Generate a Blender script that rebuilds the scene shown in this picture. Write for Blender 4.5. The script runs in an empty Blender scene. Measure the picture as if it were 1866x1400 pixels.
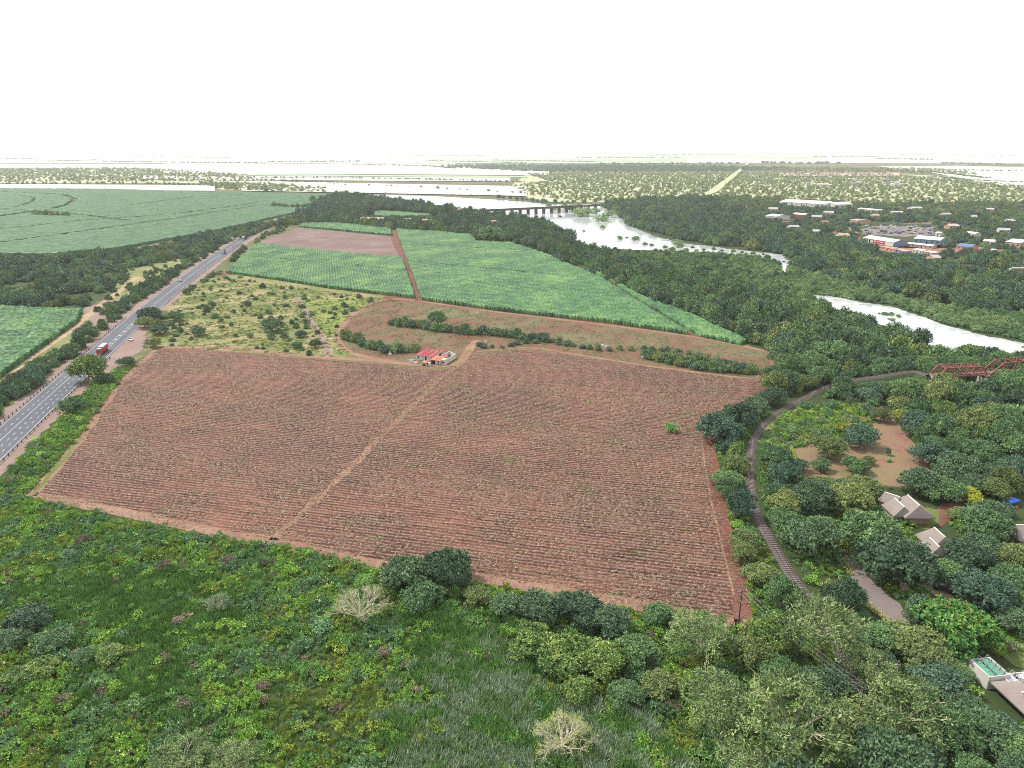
import bpy, bmesh, math, random
import numpy as np
from mathutils import Vector, Matrix
rng = np.random.default_rng(7)
random.seed(7)
S = bpy.context.scene
COL = S.collection

# ------------------------------------------------------------------ camera, light
CAM_H, FPX, PITCH = 100.0, 1300.0, math.radians(18.2)
cam_d = bpy.data.cameras.new('camera'); cam = bpy.data.objects.new('camera', cam_d); COL.objects.link(cam)
cam_d.sensor_width = 36; cam_d.lens = 36 * FPX / 1866
cam_d.clip_start = 0.5; cam_d.clip_end = 80000
cam.location = (0, 0, CAM_H); cam.rotation_euler = (math.pi / 2 - PITCH, 0, 0)
S.camera = cam
SUN_EL, SUN_AZ = math.radians(52), math.radians(-62)      # azimuth from +Y towards +X
w = bpy.data.worlds.new('World'); S.world = w; w.use_nodes = True
nt = w.node_tree; nt.nodes.clear()
sky = nt.nodes.new('ShaderNodeTexSky'); sky.sky_type = 'NISHITA'; sky.sun_disc = False
sky.sun_elevation = SUN_EL; sky.sun_rotation = SUN_AZ
b1 = nt.nodes.new('ShaderNodeBackground'); b1.inputs[1].default_value = 0.10
b2 = nt.nodes.new('ShaderNodeBackground'); b2.inputs[0].default_value = (0.985, 0.99, 1, 1); b2.inputs[1].default_value = 0.98
mx = nt.nodes.new('ShaderNodeMixShader'); mx.inputs[0].default_value = 0.88     # thin bright cloud over the sky
out = nt.nodes.new('ShaderNodeOutputWorld')
nt.links.new(sky.outputs[0], b1.inputs[0]); nt.links.new(b1.outputs[0], mx.inputs[1]); nt.links.new(b2.outputs[0], mx.inputs[2])
nt.links.new(mx.outputs[0], out.inputs[0])
sd = bpy.data.lights.new('sun', 'SUN'); sd.energy = 3.7; sd.angle = math.radians(4); sd.color = (1, 0.95, 0.86)
so = bpy.data.objects.new('sun', sd); COL.objects.link(so)
sdir = Vector((math.sin(SUN_AZ) * math.cos(SUN_EL), math.cos(SUN_AZ) * math.cos(SUN_EL), math.sin(SUN_EL)))
so.rotation_euler = sdir.to_track_quat('Z', 'Y').to_euler(); so.location = (0, 0, 500)
S.view_settings.view_transform = 'Standard'; S.view_settings.look = 'None'
S.view_settings.exposure = 0.2; S.view_settings.gamma = 1
cy = S.cycles
cy.max_bounces = 4; cy.diffuse_bounces = 2; cy.glossy_bounces = 2; cy.transmission_bounces = 2; cy.volume_bounces = 1
cy.transparent_max_bounces = 4; cy.use_denoising = False; cy.pixel_filter_type = 'GAUSSIAN'; cy.filter_width = 1.05
cy.sample_clamp_indirect = 4

# ------------------------------------------------------------------ geometry helpers
_c, _s = math.cos(PITCH), math.sin(PITCH)
def P(u, v, z=0.0):
    """where the line of sight of photo pixel (u, v) meets height z"""
    x = (u - 933) / FPX; y = (700 - v) / FPX
    t = (z - CAM_H) / (-_s + y * _c)
    return (x * t, (_c + y * _s) * t, z)
def PP(pts, z=0.0): return np.array([P(u, v, z)[:2] for u, v in pts])
def to_px(x, y, z=0.0):
    dz = z - CAM_H
    zc = y * _c - dz * _s; yc = y * _s + dz * _c
    zc = np.maximum(zc, 1e-3)
    return 933 + FPX * x / zc, 700 - FPX * yc / zc
def depth(x, y, z=0.0): return y * _c + (CAM_H - z) * _s
def inside(poly, x, y):
    poly = np.asarray(poly); r = np.zeros(np.shape(x), bool); n = len(poly); j = n - 1
    for i in range(n):
        xi, yi = poly[i]; xj, yj = poly[j]
        c = ((yi > y) != (yj > y)) & (x < (xj - xi) * (y - yi) / ((yj - yi) if yj != yi else 1e-9) + xi)
        r ^= c; j = i
    return r
def seg_dist(line, x, y):
    d = np.full(np.shape(x), 1e9)
    for a, b in zip(line[:-1], line[1:]):
        ax, ay = a; bx, by = b; L = (bx - ax) ** 2 + (by - ay) ** 2 + 1e-9
        t = np.clip(((x - ax) * (bx - ax) + (y - ay) * (by - ay)) / L, 0, 1)
        d = np.minimum(d, np.hypot(x - ax - t * (bx - ax), y - ay - t * (by - ay)))
    return d
class Noise:
    def __init__(s, scale, seed, n=14):
        r = np.random.default_rng(seed); a = r.uniform(0, 6.283, n); k = 6.283 / scale * r.uniform(0.5, 2.0, n)
        s.kx, s.ky, s.p = k * np.cos(a), k * np.sin(a), r.uniform(0, 6.283, n); s.n = n
    def __call__(s, x, y):
        x = np.asarray(x, float); y = np.asarray(y, float); v = 0
        for kx, ky, p in zip(s.kx, s.ky, s.p): v = v + np.sin(kx * x + ky * y + p)
        return v / math.sqrt(s.n / 2)
def smooth_line(pts, step=4.0):
    pts = [np.array(p, float) for p in pts]
    if len(pts) > 2:
        q = [2 * pts[0] - pts[1]] + pts + [2 * pts[-1] - pts[-2]]; o = []
        for i in range(1, len(q) - 2):
            n = max(2, int(np.linalg.norm(q[i + 1] - q[i]) / step))
            for k in range(n):
                t = k / n; a, b, c, d = q[i - 1], q[i], q[i + 1], q[i + 2]
                o.append(0.5 * ((2 * b) + (c - a) * t + (2 * a - 5 * b + 4 * c - d) * t * t + (3 * b - a - 3 * c + d) * t ** 3))
        o.append(pts[-1]); return np.array(o)
    n = max(2, int(np.linalg.norm(pts[1] - pts[0]) / step)); return np.array([pts[0] + (pts[1] - pts[0]) * k / n for k in range(n + 1)])
def normals2(L):
    t = np.gradient(L, axis=0); t /= np.linalg.norm(t, axis=1)[:, None] + 1e-9
    return np.stack([-t[:, 1], t[:, 0]], 1)

def np_mesh(name, verts, faces, tone=None, smooth=False):
    me = bpy.data.meshes.new(name); verts = np.asarray(verts, np.float32); faces = np.asarray(faces, np.int32)
    k = faces.shape[1]; n = len(faces)
    me.vertices.add(len(verts)); me.vertices.foreach_set('co', verts.ravel())
    me.loops.add(n * k); me.loops.foreach_set('vertex_index', faces.ravel())
    me.polygons.add(n); me.polygons.foreach_set('loop_start', np.arange(0, n * k, k, dtype=np.int32))
    me.polygons.foreach_set('loop_total', np.full(n, k, np.int32))
    if smooth: me.polygons.foreach_set('use_smooth', np.ones(n, bool))
    me.update(calc_edges=True)
    if tone is not None:
        a = me.attributes.new('tone', 'FLOAT', 'FACE'); a.data.foreach_set('value', np.asarray(tone, np.float32))
    return me
def tag(o, label=None, cat=None, group=None, kind=None):
    if label: o['label'] = label
    if cat: o['category'] = cat
    if group: o['group'] = group
    if kind: o['kind'] = kind
    return o
def link(name, me, mat=None, parent=None):
    o = bpy.data.objects.new(name, me); COL.objects.link(o)
    if mat is not None and me is not None and not me.materials: me.materials.append(mat)
    if parent is not None: o.parent = parent
    return o
def empty(name, x=0, y=0, z=0, rz=0):
    o = bpy.data.objects.new(name, None); COL.objects.link(o); o.location = (x, y, z); o.rotation_euler = (0, 0, rz)
    o.empty_display_size = 0.5; return o
class MB:
    """collects boxes, bars, tubes and free faces into one mesh"""
    def __init__(s): s.v = []; s.f = []
    def add(s, vs, fs):
        b = len(s.v); s.v += [tuple(p) for p in vs]; s.f += [tuple(i + b for i in f) for f in fs]; return s
    def box(s, x0, x1, y0, y1, z0, z1):
        return s.add([(x0, y0, z0), (x1, y0, z0), (x1, y1, z0), (x0, y1, z0), (x0, y0, z1), (x1, y0, z1), (x1, y1, z1), (x0, y1, z1)],
                     [(0, 3, 2, 1), (4, 5, 6, 7), (0, 1, 5, 4), (1, 2, 6, 5), (2, 3, 7, 6), (3, 0, 4, 7)])
    def bar(s, a, b, w, h=None):
        h = h or w; a = Vector(a); b = Vector(b); d = (b - a).normalized()
        up = Vector((0, 0, 1)) if abs(d.z) < 0.95 else Vector((0, 1, 0))
        x = d.cross(up).normalized() * w / 2; y = x.cross(d).normalized() * h / 2
        vs = [a - x - y, a + x - y, a + x + y, a - x + y, b - x - y, b + x - y, b + x + y, b - x + y]
        return s.add(vs, [(0, 1, 2, 3), (7, 6, 5, 4), (0, 4, 5, 1), (1, 5, 6, 2), (2, 6, 7, 3), (3, 7, 4, 0)])
    def tube(s, pts, rads, n=6):
        pts = [Vector(p) for p in pts]; b = len(s.v); ref = Vector((0.3, 0.9, 0.2))
        for i, p in enumerate(pts):
            d = (pts[min(i + 1, len(pts) - 1)] - pts[max(i - 1, 0)]).normalized()
            x = d.cross(ref).normalized(); y = d.cross(x).normalized()
            for k in range(n):
                a = 2 * math.pi * k / n; s.v.append(tuple(p + (x * math.cos(a) + y * math.sin(a)) * rads[i]))
        for i in range(len(pts) - 1):
            for k in range(n):
                k2 = (k + 1) % n; s.f.append((b + i * n + k, b + i * n + k2, b + (i + 1) * n + k2, b + (i + 1) * n + k))
        s.f.append(tuple(b + k for k in range(n))[::-1]); s.f.append(tuple(b + (len(pts) - 1) * n + k for k in range(n)))
        return s
    def cyl(s, c, r, h, n=16, axis='z', r2=None):
        r2 = r if r2 is None else r2; c = Vector(c); d = {'x': Vector((1, 0, 0)), 'y': Vector((0, 1, 0)), 'z': Vector((0, 0, 1))}[axis]
        return s.tube([c, c + d * h], [r, r2], n)
    def prism(s, poly, z0, z1):
        n = len(poly)
        return s.add([(x, y, z0) for x, y in poly] + [(x, y, z1) for x, y in poly],
                     [tuple(range(n))[::-1], tuple(range(n, 2 * n))] + [(i, (i + 1) % n, n + (i + 1) % n, n + i) for i in range(n)])
    def mesh(s, name, bevel=0.0):
        me = bpy.data.meshes.new(name); me.from_pydata(s.v, [], s.f); me.update()
        bm = bmesh.new(); bm.from_mesh(me); bmesh.ops.recalc_face_normals(bm, faces=bm.faces)
        if bevel: bmesh.ops.bevel(bm, geom=[e for e in bm.edges if e.calc_face_angle(0) > 0.6], offset=bevel, segments=2, affect='EDGES')
        bm.to_mesh(me); bm.free(); return me
    def build(s, name, mat, parent=None, bevel=0.0): return link(name, s.mesh(name, bevel), mat, parent)

# ------------------------------------------------------------------ materials
def new_mat(name):
    m = bpy.data.materials.new(name); m.use_nodes = True; n = m.node_tree; n.nodes.clear()
    o = n.nodes.new('ShaderNodeOutputMaterial'); p = n.nodes.new('ShaderNodeBsdfPrincipled')
    n.links.new(p.outputs[0], o.inputs[0]); p.inputs['Roughness'].default_value = 0.8
    p.inputs['Specular IOR Level'].default_value = 0.2
    return m, n, p
def ramp(n, stops, interp='LINEAR'):
    r = n.nodes.new('ShaderNodeValToRGB'); e = r.color_ramp.elements; r.color_ramp.interpolation = interp
    while len(e) < len(stops): e.new(0.5)
    for el, (p, c) in zip(e, stops): el.position = p; el.color = (*c, 1) if len(c) == 3 else c
    return r
def noise(n, scale, detail=3, vec=None, rough=0.55):
    t = n.nodes.new('ShaderNodeTexNoise'); t.inputs['Scale'].default_value = scale; t.inputs['Detail'].default_value = detail
    t.inputs['Roughness'].default_value = rough
    if vec is not None: n.links.new(vec, t.inputs['Vector'])
    return t
def mixc(n, a, b, fac, mode='MIX'):
    m = n.nodes.new('ShaderNodeMix'); m.data_type = 'RGBA'; m.blend_type = mode
    for i, v in ((0, fac), (6, a), (7, b)):
        if isinstance(v, (int, float)): m.inputs[i].default_value = v
        elif isinstance(v, tuple): m.inputs[i].default_value = (*v, 1)
        else: n.links.new(v, m.inputs[i])
    return m.outputs[2]
def objco(n): return n.nodes.new('ShaderNodeTexCoord').outputs['Object']
def bump(n, p, h, strength=0.5, dist=0.2):
    b = n.nodes.new('ShaderNodeBump'); b.inputs['Strength'].default_value = strength; b.inputs['Distance'].default_value = dist
    n.links.new(h, b.inputs['Height']); n.links.new(b.outputs[0], p.inputs['Normal'])
def plain(name, col, rough=0.7, var=0.25, scale=1.0, metal=0.0, spec=0.3):
    m, n, p = new_mat(name); t = noise(n, scale, 4, objco(n))
    r = ramp(n, [(0.3, tuple(c * (1 - var) for c in col)), (0.7, tuple(min(1, c * (1 + var)) for c in col))])
    n.links.new(t.outputs[0], r.inputs[0]); n.links.new(r.outputs[0], p.inputs['Base Color'])
    p.inputs['Roughness'].default_value = rough; p.inputs['Metallic'].default_value = metal; p.inputs['Specular IOR Level'].default_value = spec
    return m
GAIN = 1.5
def foliage(name, cols, hue=0.02, spread=0.5, spec=0.35):
    """leaf colour: per-leaf-cluster attribute 'tone' plus a per-plant shift"""
    gn = GAIN * 1.18 if name.startswith(('herb', 'grass_dark')) and name != 'herb_dry' else GAIN * 1.15 if name in ('leaf_dark', 'leaf_mid', 'leaf_blue') else GAIN if name.startswith(('leaf', 'herb', 'grass_dark', 'reed')) and name != 'leaf_yellow' else 1.0
    cols = [tuple(c * gn for c in k) for k in cols]
    m, n, p = new_mat(name)
    a = n.nodes.new('ShaderNodeAttribute'); a.attribute_name = 'tone'
    oi = n.nodes.new('ShaderNodeObjectInfo')
    ad = n.nodes.new('ShaderNodeMath'); ad.operation = 'MULTIPLY_ADD'; ad.inputs[1].default_value = spread; 
    n.links.new(oi.outputs['Random'], ad.inputs[0]); 
    sc = n.nodes.new('ShaderNodeMath'); sc.operation = 'MULTIPLY'; sc.inputs[1].default_value = 1 - spread
    n.links.new(a.outputs['Fac'], sc.inputs[0]); n.links.new(sc.outputs[0], ad.inputs[2])
    r = ramp(n, [(i / (len(cols) - 1), c) for i, c in enumerate(cols)])
    n.links.new(ad.outputs[0], r.inputs[0])
    n.links.new(r.outputs[0], p.inputs['Base Color'])
    p.inputs['Roughness'].default_value = 0.55; p.inputs['Specular IOR Level'].default_value = spec
    return m
def ground_mat(name, stops, s1=0.02, s2=0.4, rough_mix=0.5, bumpd=0.15, s3=None):
    m, n, p = new_mat(name); co = objco(n)
    a = noise(n, s1, 5, co, 0.6); b = noise(n, s2, 6, co, 0.7)
    f = n.nodes.new('ShaderNodeMix'); f.data_type = 'FLOAT'; f.inputs[0].default_value = rough_mix
    n.links.new(a.outputs[0], f.inputs[2]); n.links.new(b.outputs[0], f.inputs[3])
    r = ramp(n, stops); n.links.new(f.outputs[0], r.inputs[0]); n.links.new(r.outputs[0], p.inputs['Base Color'])
    bump(n, p, b.outputs[0], 0.6, bumpd); return m

M = {}
# foliage palettes (albedo)
M['leaf_dark'] = foliage('leaf_dark', [(.022, .045, .026), (.05, .092, .045), (.10, .16, .07)])
M['leaf_mid'] = foliage('leaf_mid', [(.03, .065, .025), (.07, .13, .05), (.14, .22, .075)])
M['leaf_olive'] = foliage('leaf_olive', [(.05, .08, .025), (.11, .15, .05), (.21, .25, .08)])
M['leaf_blue'] = foliage('leaf_blue', [(.022, .048, .032), (.046, .09, .056), (.095, .16, .095)])
M['leaf_feather'] = foliage('leaf_feather', [(.03, .06, .02), (.12, .18, .06), (.27, .34, .14)], spread=0.12)
M['leaf_castor'] = foliage('leaf_castor', [(.03, .07, .022), (.09, .16, .04), (.25, .31, .07)], spread=0.2)
M['leaf_yellow'] = foliage('leaf_yellow', [(.18, .22, .03), (.40, .45, .05), (.6, .6, .08)])
M['leaf_flame'] = foliage('leaf_flame', [(.02, .07, .02), (.06, .16, .03), (.13, .26, .05)], spread=0.1)
M['petal'] = plain('petal', (.75, .13, .05), 0.6, 0.2)
M['herb_light'] = foliage('herb_light', [(.05, .12, .018), (.13, .24, .035), (.27, .39, .08)])
M['herb_mid'] = foliage('herb_mid', [(.035, .09, .02), (.085, .18, .045), (.19, .31, .09)])
M['herb_blue'] = foliage('herb_blue', [(.035, .08, .035), (.08, .16, .07), (.18, .28, .13)])
M['herb_gold'] = foliage('herb_gold', [(.06, .11, .015), (.14, .20, .03), (.28, .31, .06)])
M['herb_dry'] = foliage('herb_dry', [(.08, .06, .05), (.17, .13, .10), (.28, .22, .17)])
M['grass_dark'] = foliage('grass_dark', [(.025, .07, .015), (.065, .14, .03), (.16, .26, .06)])
M['grass_veld'] = foliage('grass_veld', [(.09, .11, .03), (.20, .20, .065), (.35, .31, .13)])
M['reed_pale'] = foliage('reed_pale', [(.06, .11, .05), (.18, .25, .14), (.42, .50, .36)], spread=0.3)
M['reed_green'] = foliage('reed_green', [(.05, .10, .035), (.13, .21, .08), (.26, .34, .15)], spread=0.5)
M['cane'] = foliage('cane', [(.018, .075, .028), (.045, .145, .052), (.10, .22, .065), (.20, .31, .08)], spread=0.0)
M['cane_far'] = foliage('cane_far', [(.016, .07, .020), (.038, .13, .036), (.08, .19, .058)], spread=0.0)
M['leaf_dryfar'] = foliage('leaf_dryfar', [(.05, .075, .03), (.15, .18, .07), (.30, .32, .14)], spread=.7)  # far crowns paled in their leaf colour to carry the haze washout
M['straw'] = foliage('straw', [(.20, .13, .09), (.36, .27, .19), (.60, .49, .36)], spread=0.3, spec=0.1)
M['bark'] = plain('bark', (.16, .13, .10), 0.9, 0.3, 3)
M['bark_pale'] = plain('bark_pale', (.42, .38, .27), 0.9, 0.25, 3)
M['bark_white'] = plain('bark_white', (.62, .56, .42), 0.9, 0.2, 3)

# ------------------------------------------------------------------ plant prototypes (numpy leaf clouds)
def unit(v): return v / (np.linalg.norm(v, axis=-1, keepdims=True) + 1e-9)
def leaves(pos, axis, nrm, L, W):
    """kite-shaped leaves -> verts, quads"""
    side = unit(np.cross(axis, nrm)); L = L[:, None]; W = W[:, None]
    a = pos; b = pos + axis * L * .45 + side * W * .5; c = pos + axis * L; d = pos + axis * L * .45 - side * W * .5
    v = np.stack([a, b, c, d], 1).reshape(-1, 3); n = len(pos)
    return v, np.arange(n * 4).reshape(n, 4)
def lump(cent, rad, sub, rr, squash=1.0):
    """a rough closed lump (inner twigs and leaves) round each centre"""
    bm = bmesh.new(); bmesh.ops.create_icosphere(bm, subdivisions=sub, radius=1)
    V = np.array([v.co[:] for v in bm.verts]); F = np.array([[v.index for v in f.verts] for f in bm.faces]); bm.free()
    vs, fs = [], []; b = 0
    for c, r in zip(cent, rad):
        k = 1 + rr.normal(0, .13, (len(V), 1)); vv = V * k * r; vv[:, 2] *= squash
        vs.append(vv + c); fs.append(F + b); b += len(V)
    F = np.concatenate(fs); F = np.concatenate([F, F[:, 2:3]], 1)
    return np.concatenate(vs), F
def crown(name, seed, nlobe=12, nros=120, nleaf=20, rr_=0.13, leaf=0.10, lobe_r=(.34, .5), flat=1.0, open_=0.0, core=.72, tone_gain=1.0, wl=.5):
    """crown in a unit box: radius about 1, z from 0 to about 1"""
    r = np.random.default_rng(seed)
    az = r.uniform(0, 6.283, nlobe); el = np.arcsin(r.uniform(0.0, 1, nlobe)); el[0] = 1.4
    rad = r.uniform(*lobe_r, nlobe); R = (1 - rad) * r.uniform(.75, 1.08, nlobe)
    cen = np.stack([np.cos(az) * np.cos(el) * R, np.sin(az) * np.cos(el) * R, .30 + np.sin(el) * (.66 - rad * .75) * flat], 1)
    # rosettes on the outside of the lobes
    P_, D_, T_ = [], [], []
    lt = r.uniform(0, 1, nlobe); tries = 0
    while len(P_) < nros and tries < nros * 30:
        tries += 1; i = r.integers(nlobe); d = unit(r.normal(0, 1, 3) + np.array([0, 0, .55])); d[2] = max(d[2], -.55); d = unit(d)
        p = cen[i] + d * rad[i] * r.uniform(.86, 1.08) * np.array([1, 1, .85])
        if p[2] < 0.02: continue
        q = np.linalg.norm((cen - p) / np.array([1, 1, .85]), axis=1) / rad
        if (np.delete(q, i) < .82).any(): continue
        P_.append(p); D_.append(d); T_.append(.35 * lt[i] + .65 * r.uniform())
    P_ = np.array(P_); D_ = np.array(D_); T_ = np.array(T_); n = len(P_)
    rs = rr_ * r.uniform(.7, 1.3, n)
    P2 = np.repeat(P_, nleaf, 0); D2 = np.repeat(D_, nleaf, 0); rs2 = np.repeat(rs, nleaf)
    dd = unit(r.normal(0, 1, (n * nleaf, 3)) + D2 * .9)
    pos = P2 + dd * (rs2 * r.uniform(.15, 1, n * nleaf))[:, None]
    ax = unit(dd + r.normal(0, .55, dd.shape)); nr = unit(D2 + r.normal(0, .5, dd.shape) + np.array([0, 0, .4]))
    Lf = leaf * r.uniform(.6, 1.4, n * nleaf)
    v, f = leaves(pos, ax, nr, Lf, Lf * wl * r.uniform(.8, 1.2, n * nleaf))
    tone = np.clip(.5 + (np.repeat(T_, nleaf) - .5) * tone_gain * 1.1 + r.normal(0, .16, n * nleaf), 0, 1)
    if core > 0:
        nn_ = 46 if nros > 80 else 18; ci = np.repeat(np.arange(nlobe), nn_); d_ = unit(r.normal(0, 1, (len(ci), 3)) + [0, 0, .4])
        ps = cen[ci] + d_ * (rad[ci] * (core + .14))[:, None] * np.array([1, 1, .85]); ps[:, 2] = np.maximum(ps[:, 2], .02); tg = unit(np.cross(d_, r.normal(0, 1, d_.shape)))
        L_i = rad[ci] * r.uniform(.35, .6, len(ci)); v1, f1 = leaves(ps - tg * L_i[:, None] * .5, unit(tg + .25 * d_), unit(d_ + r.normal(0, .3, d_.shape)), L_i, L_i * .7)
        f = np.concatenate([f, f1 + len(v)]); v = np.concatenate([v, v1]); tone = np.concatenate([tone, r.uniform(.1, .8, len(f1))]); core *= .8
        v2, f2 = lump(cen, rad * core, 2 if nros > 60 else 1, r, .85)
        v2[:, 2] = np.maximum(v2[:, 2], 0)
        f = np.concatenate([f, f2 + len(v)]); v = np.concatenate([v, v2]); tone = np.concatenate([tone, r.uniform(.1, .6, len(f2))])
    return v, f, tone
def fix_tris(v, f):  # degenerate 4th index -> keep as quads is invalid, so split arrays
    return v, f
def leaf_mesh(name, vft, mat):
    v, f, tone = vft; me = bpy.data.meshes.new(name)
    tri = f[:, 2] == f[:, 3]; k = np.where(tri, 3, 4); n = len(f)
    loops = f.ravel()[~((np.arange(n * 4) % 4 == 3) & np.repeat(tri, 4))]
    me.vertices.add(len(v)); me.vertices.foreach_set('co', v.astype(np.float32).ravel())
    me.loops.add(len(loops)); me.loops.foreach_set('vertex_index', loops.astype(np.int32))
    me.polygons.add(n); me.polygons.foreach_set('loop_start', np.concatenate([[0], np.cumsum(k)[:-1]]).astype(np.int32)); me.polygons.foreach_set('loop_total', k.astype(np.int32))
    me.update(calc_edges=True)
    a = me.attributes.new('tone', 'FLOAT', 'FACE'); a.data.foreach_set('value', tone.astype(np.float32))
    me.materials.append(mat); return me
def with_mat(me, mat):
    m = me.copy(); m.materials.clear(); m.materials.append(mat); return m

def trunk_mesh(name, seed, mat, limbs=5, r0=.055, spread=.55, deep=False):
    r = random.Random(seed); b = MB(); fork = .32
    b.tube([(0, 0, -.02), (.01, 0, fork * .5), (.02, .01, fork)], [r0 * 1.4, r0, r0 * .85], 7)
    for i in range(limbs):
        a = 6.283 * i / limbs + r.uniform(-.4, .4); s = spread * r.uniform(.6, 1.1); h = r.uniform(.72, .95)
        p0 = Vector((.02, .01, fork * .97)); p1 = Vector((math.cos(a) * s * .45, math.sin(a) * s * .45, fork + (h - fork) * .5)); p2 = Vector((math.cos(a) * s, math.sin(a) * s, h))
        b.tube([p0, p1, p2], [r0 * .6, r0 * .38, r0 * .12], 5)
        if deep:
            for j in range(5):
                t = r.uniform(.25, .95); q0 = p0.lerp(p1, t * 2) if t < .5 else p1.lerp(p2, t * 2 - 1)
                a2 = a + r.uniform(-1.2, 1.2); q1 = q0 + Vector((math.cos(a2) * .22, math.sin(a2) * .22, r.uniform(.02, .2)))
                b.tube([q0, q1], [r0 * .22, r0 * .07], 4)
                q2 = q1 + Vector((math.cos(a2 + .5) * .14, math.sin(a2 + .5) * .14, r.uniform(0, .12))); b.tube([q1, q2], [r0 * .08, r0 * .03], 4)
    me = b.mesh(name); me.materials.append(mat); return me

CR = {}   # shape name -> list of (verts, faces, tone)
CR['broad'] = [crown('b', 10 + i, 17, 260, 20, .11, .085, (.24, .40), core=.60) for i in range(4)]
CR['rosette'] = [crown('r', 30 + i, 15, 330, 20, .085, .08, (.26, .42), core=.62, wl=.7) for i in range(3)]
CR['feather'] = [crown('f', 50 + i, 26, 330, 24, .10, .07, (.16, .30), core=0, wl=.28) for i in range(4)]
CR['mid'] = [crown('m', 70 + i, 11, 95, 12, .14, .13, (.28, .46), core=.68) for i in range(6)]
CR['far'] = [crown('x', 90 + i, 6, 24, 7, .24, .26, (.38, .55), core=.85) for i in range(4)]
CR['shrub'] = [crown('s', 110 + i, 8, 60, 12, .18, .16, (.34, .52), core=.68) for i in range(4)]
_cm = {}
def crown_mesh(shape, i, mat):
    k = (shape, i, mat)
    if k not in _cm: _cm[k] = leaf_mesh('crown_' + shape, CR[shape][i], M[mat])
    return _cm[k]
TR = {'bark': [trunk_mesh('trunk', i, M['bark']) for i in range(3)], 'pale': [trunk_mesh('trunk', 10 + i, M['bark_pale'], 6, .045, .75, True) for i in range(3)]}

def put_tree(x, y, R, H, shape, mat, label, group, name='tree', bark='bark', crown_h=None, cat='tree'):
    i = random.randrange(len(CR[shape])); o = empty(name, x, y, 0, random.uniform(0, 6.283))
    ch = crown_h or H * .78
    c = link('crown', crown_mesh(shape, i, mat), None, o); c.scale = (R, R, ch); c.location = (0, 0, H - ch)
    t = link('trunk', random.choice(TR[bark]), None, o); t.scale = (R * .8 if bark == 'bark' else R, R * .8 if bark == 'bark' else R, H * (.8 if bark == 'bark' else .97))
    tag(o, label, cat, group); return o

# scatter for stuff nobody could count: one object, instances on its points
PROTO = bpy.data.collections.new('plant_sources')      # not linked to the scene
def proto_coll(name, meshes):
    c = bpy.data.collections.new(name)
    for i, me in enumerate(meshes):
        o = bpy.data.objects.new('%s_%03d' % (name, i), me); c.objects.link(o)
    return c
def scatter(name, label, cat, pts, scl, pick, coll, rot=None):
    n = len(pts)
    if n == 0: return None
    me = bpy.data.meshes.new(name); me.vertices.add(n); me.vertices.foreach_set('co', np.asarray(pts, np.float32).ravel())
    if rot is None: rot = np.stack([rng.normal(0, .05, n), rng.normal(0, .05, n), rng.uniform(0, 6.283, n)], 1)
    a = me.attributes.new('rot', 'FLOAT_VECTOR', 'POINT'); a.data.foreach_set('vector', rot.astype(np.float32).ravel())
    a = me.attributes.new('scl', 'FLOAT_VECTOR', 'POINT'); a.data.foreach_set('vector', np.asarray(scl, np.float32).ravel())
    a = me.attributes.new('pick', 'INT', 'POINT'); a.data.foreach_set('value', np.asarray(pick, np.int32))
    me.update(); o = link(name, me); tag(o, label, cat, None, 'stuff')
    g = bpy.data.node_groups.new(name + '_spread', 'GeometryNodeTree')
    g.interface.new_socket('Geometry', in_out='INPUT', socket_type='NodeSocketGeometry'); g.interface.new_socket('Geometry', in_out='OUTPUT', socket_type='NodeSocketGeometry')
    gi = g.nodes.new('NodeGroupInput'); go = g.nodes.new('NodeGroupOutput'); ip = g.nodes.new('GeometryNodeInstanceOnPoints')
    ci = g.nodes.new('GeometryNodeCollectionInfo'); ci.inputs['Collection'].default_value = coll
    ci.inputs['Separate Children'].default_value = True; ci.inputs['Reset Children'].default_value = True
    def attr(nm, ty):
        q = g.nodes.new('GeometryNodeInputNamedAttribute'); q.data_type = ty; q.inputs['Name'].default_value = nm; return q.outputs['Attribute']
    g.links.new(gi.outputs[0], ip.inputs['Points']); g.links.new(ci.outputs[0], ip.inputs['Instance'])
    ip.inputs['Pick Instance'].default_value = True
    g.links.new(attr('pick', 'INT'), ip.inputs['Instance Index']); g.links.new(attr('rot', 'FLOAT_VECTOR'), ip.inputs['Rotation']); g.links.new(attr('scl', 'FLOAT_VECTOR'), ip.inputs['Scale'])
    g.links.new(ip.outputs[0], go.inputs[0])
    md = o.modifiers.new('spread', 'NODES'); md.node_group = g; return o

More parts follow.
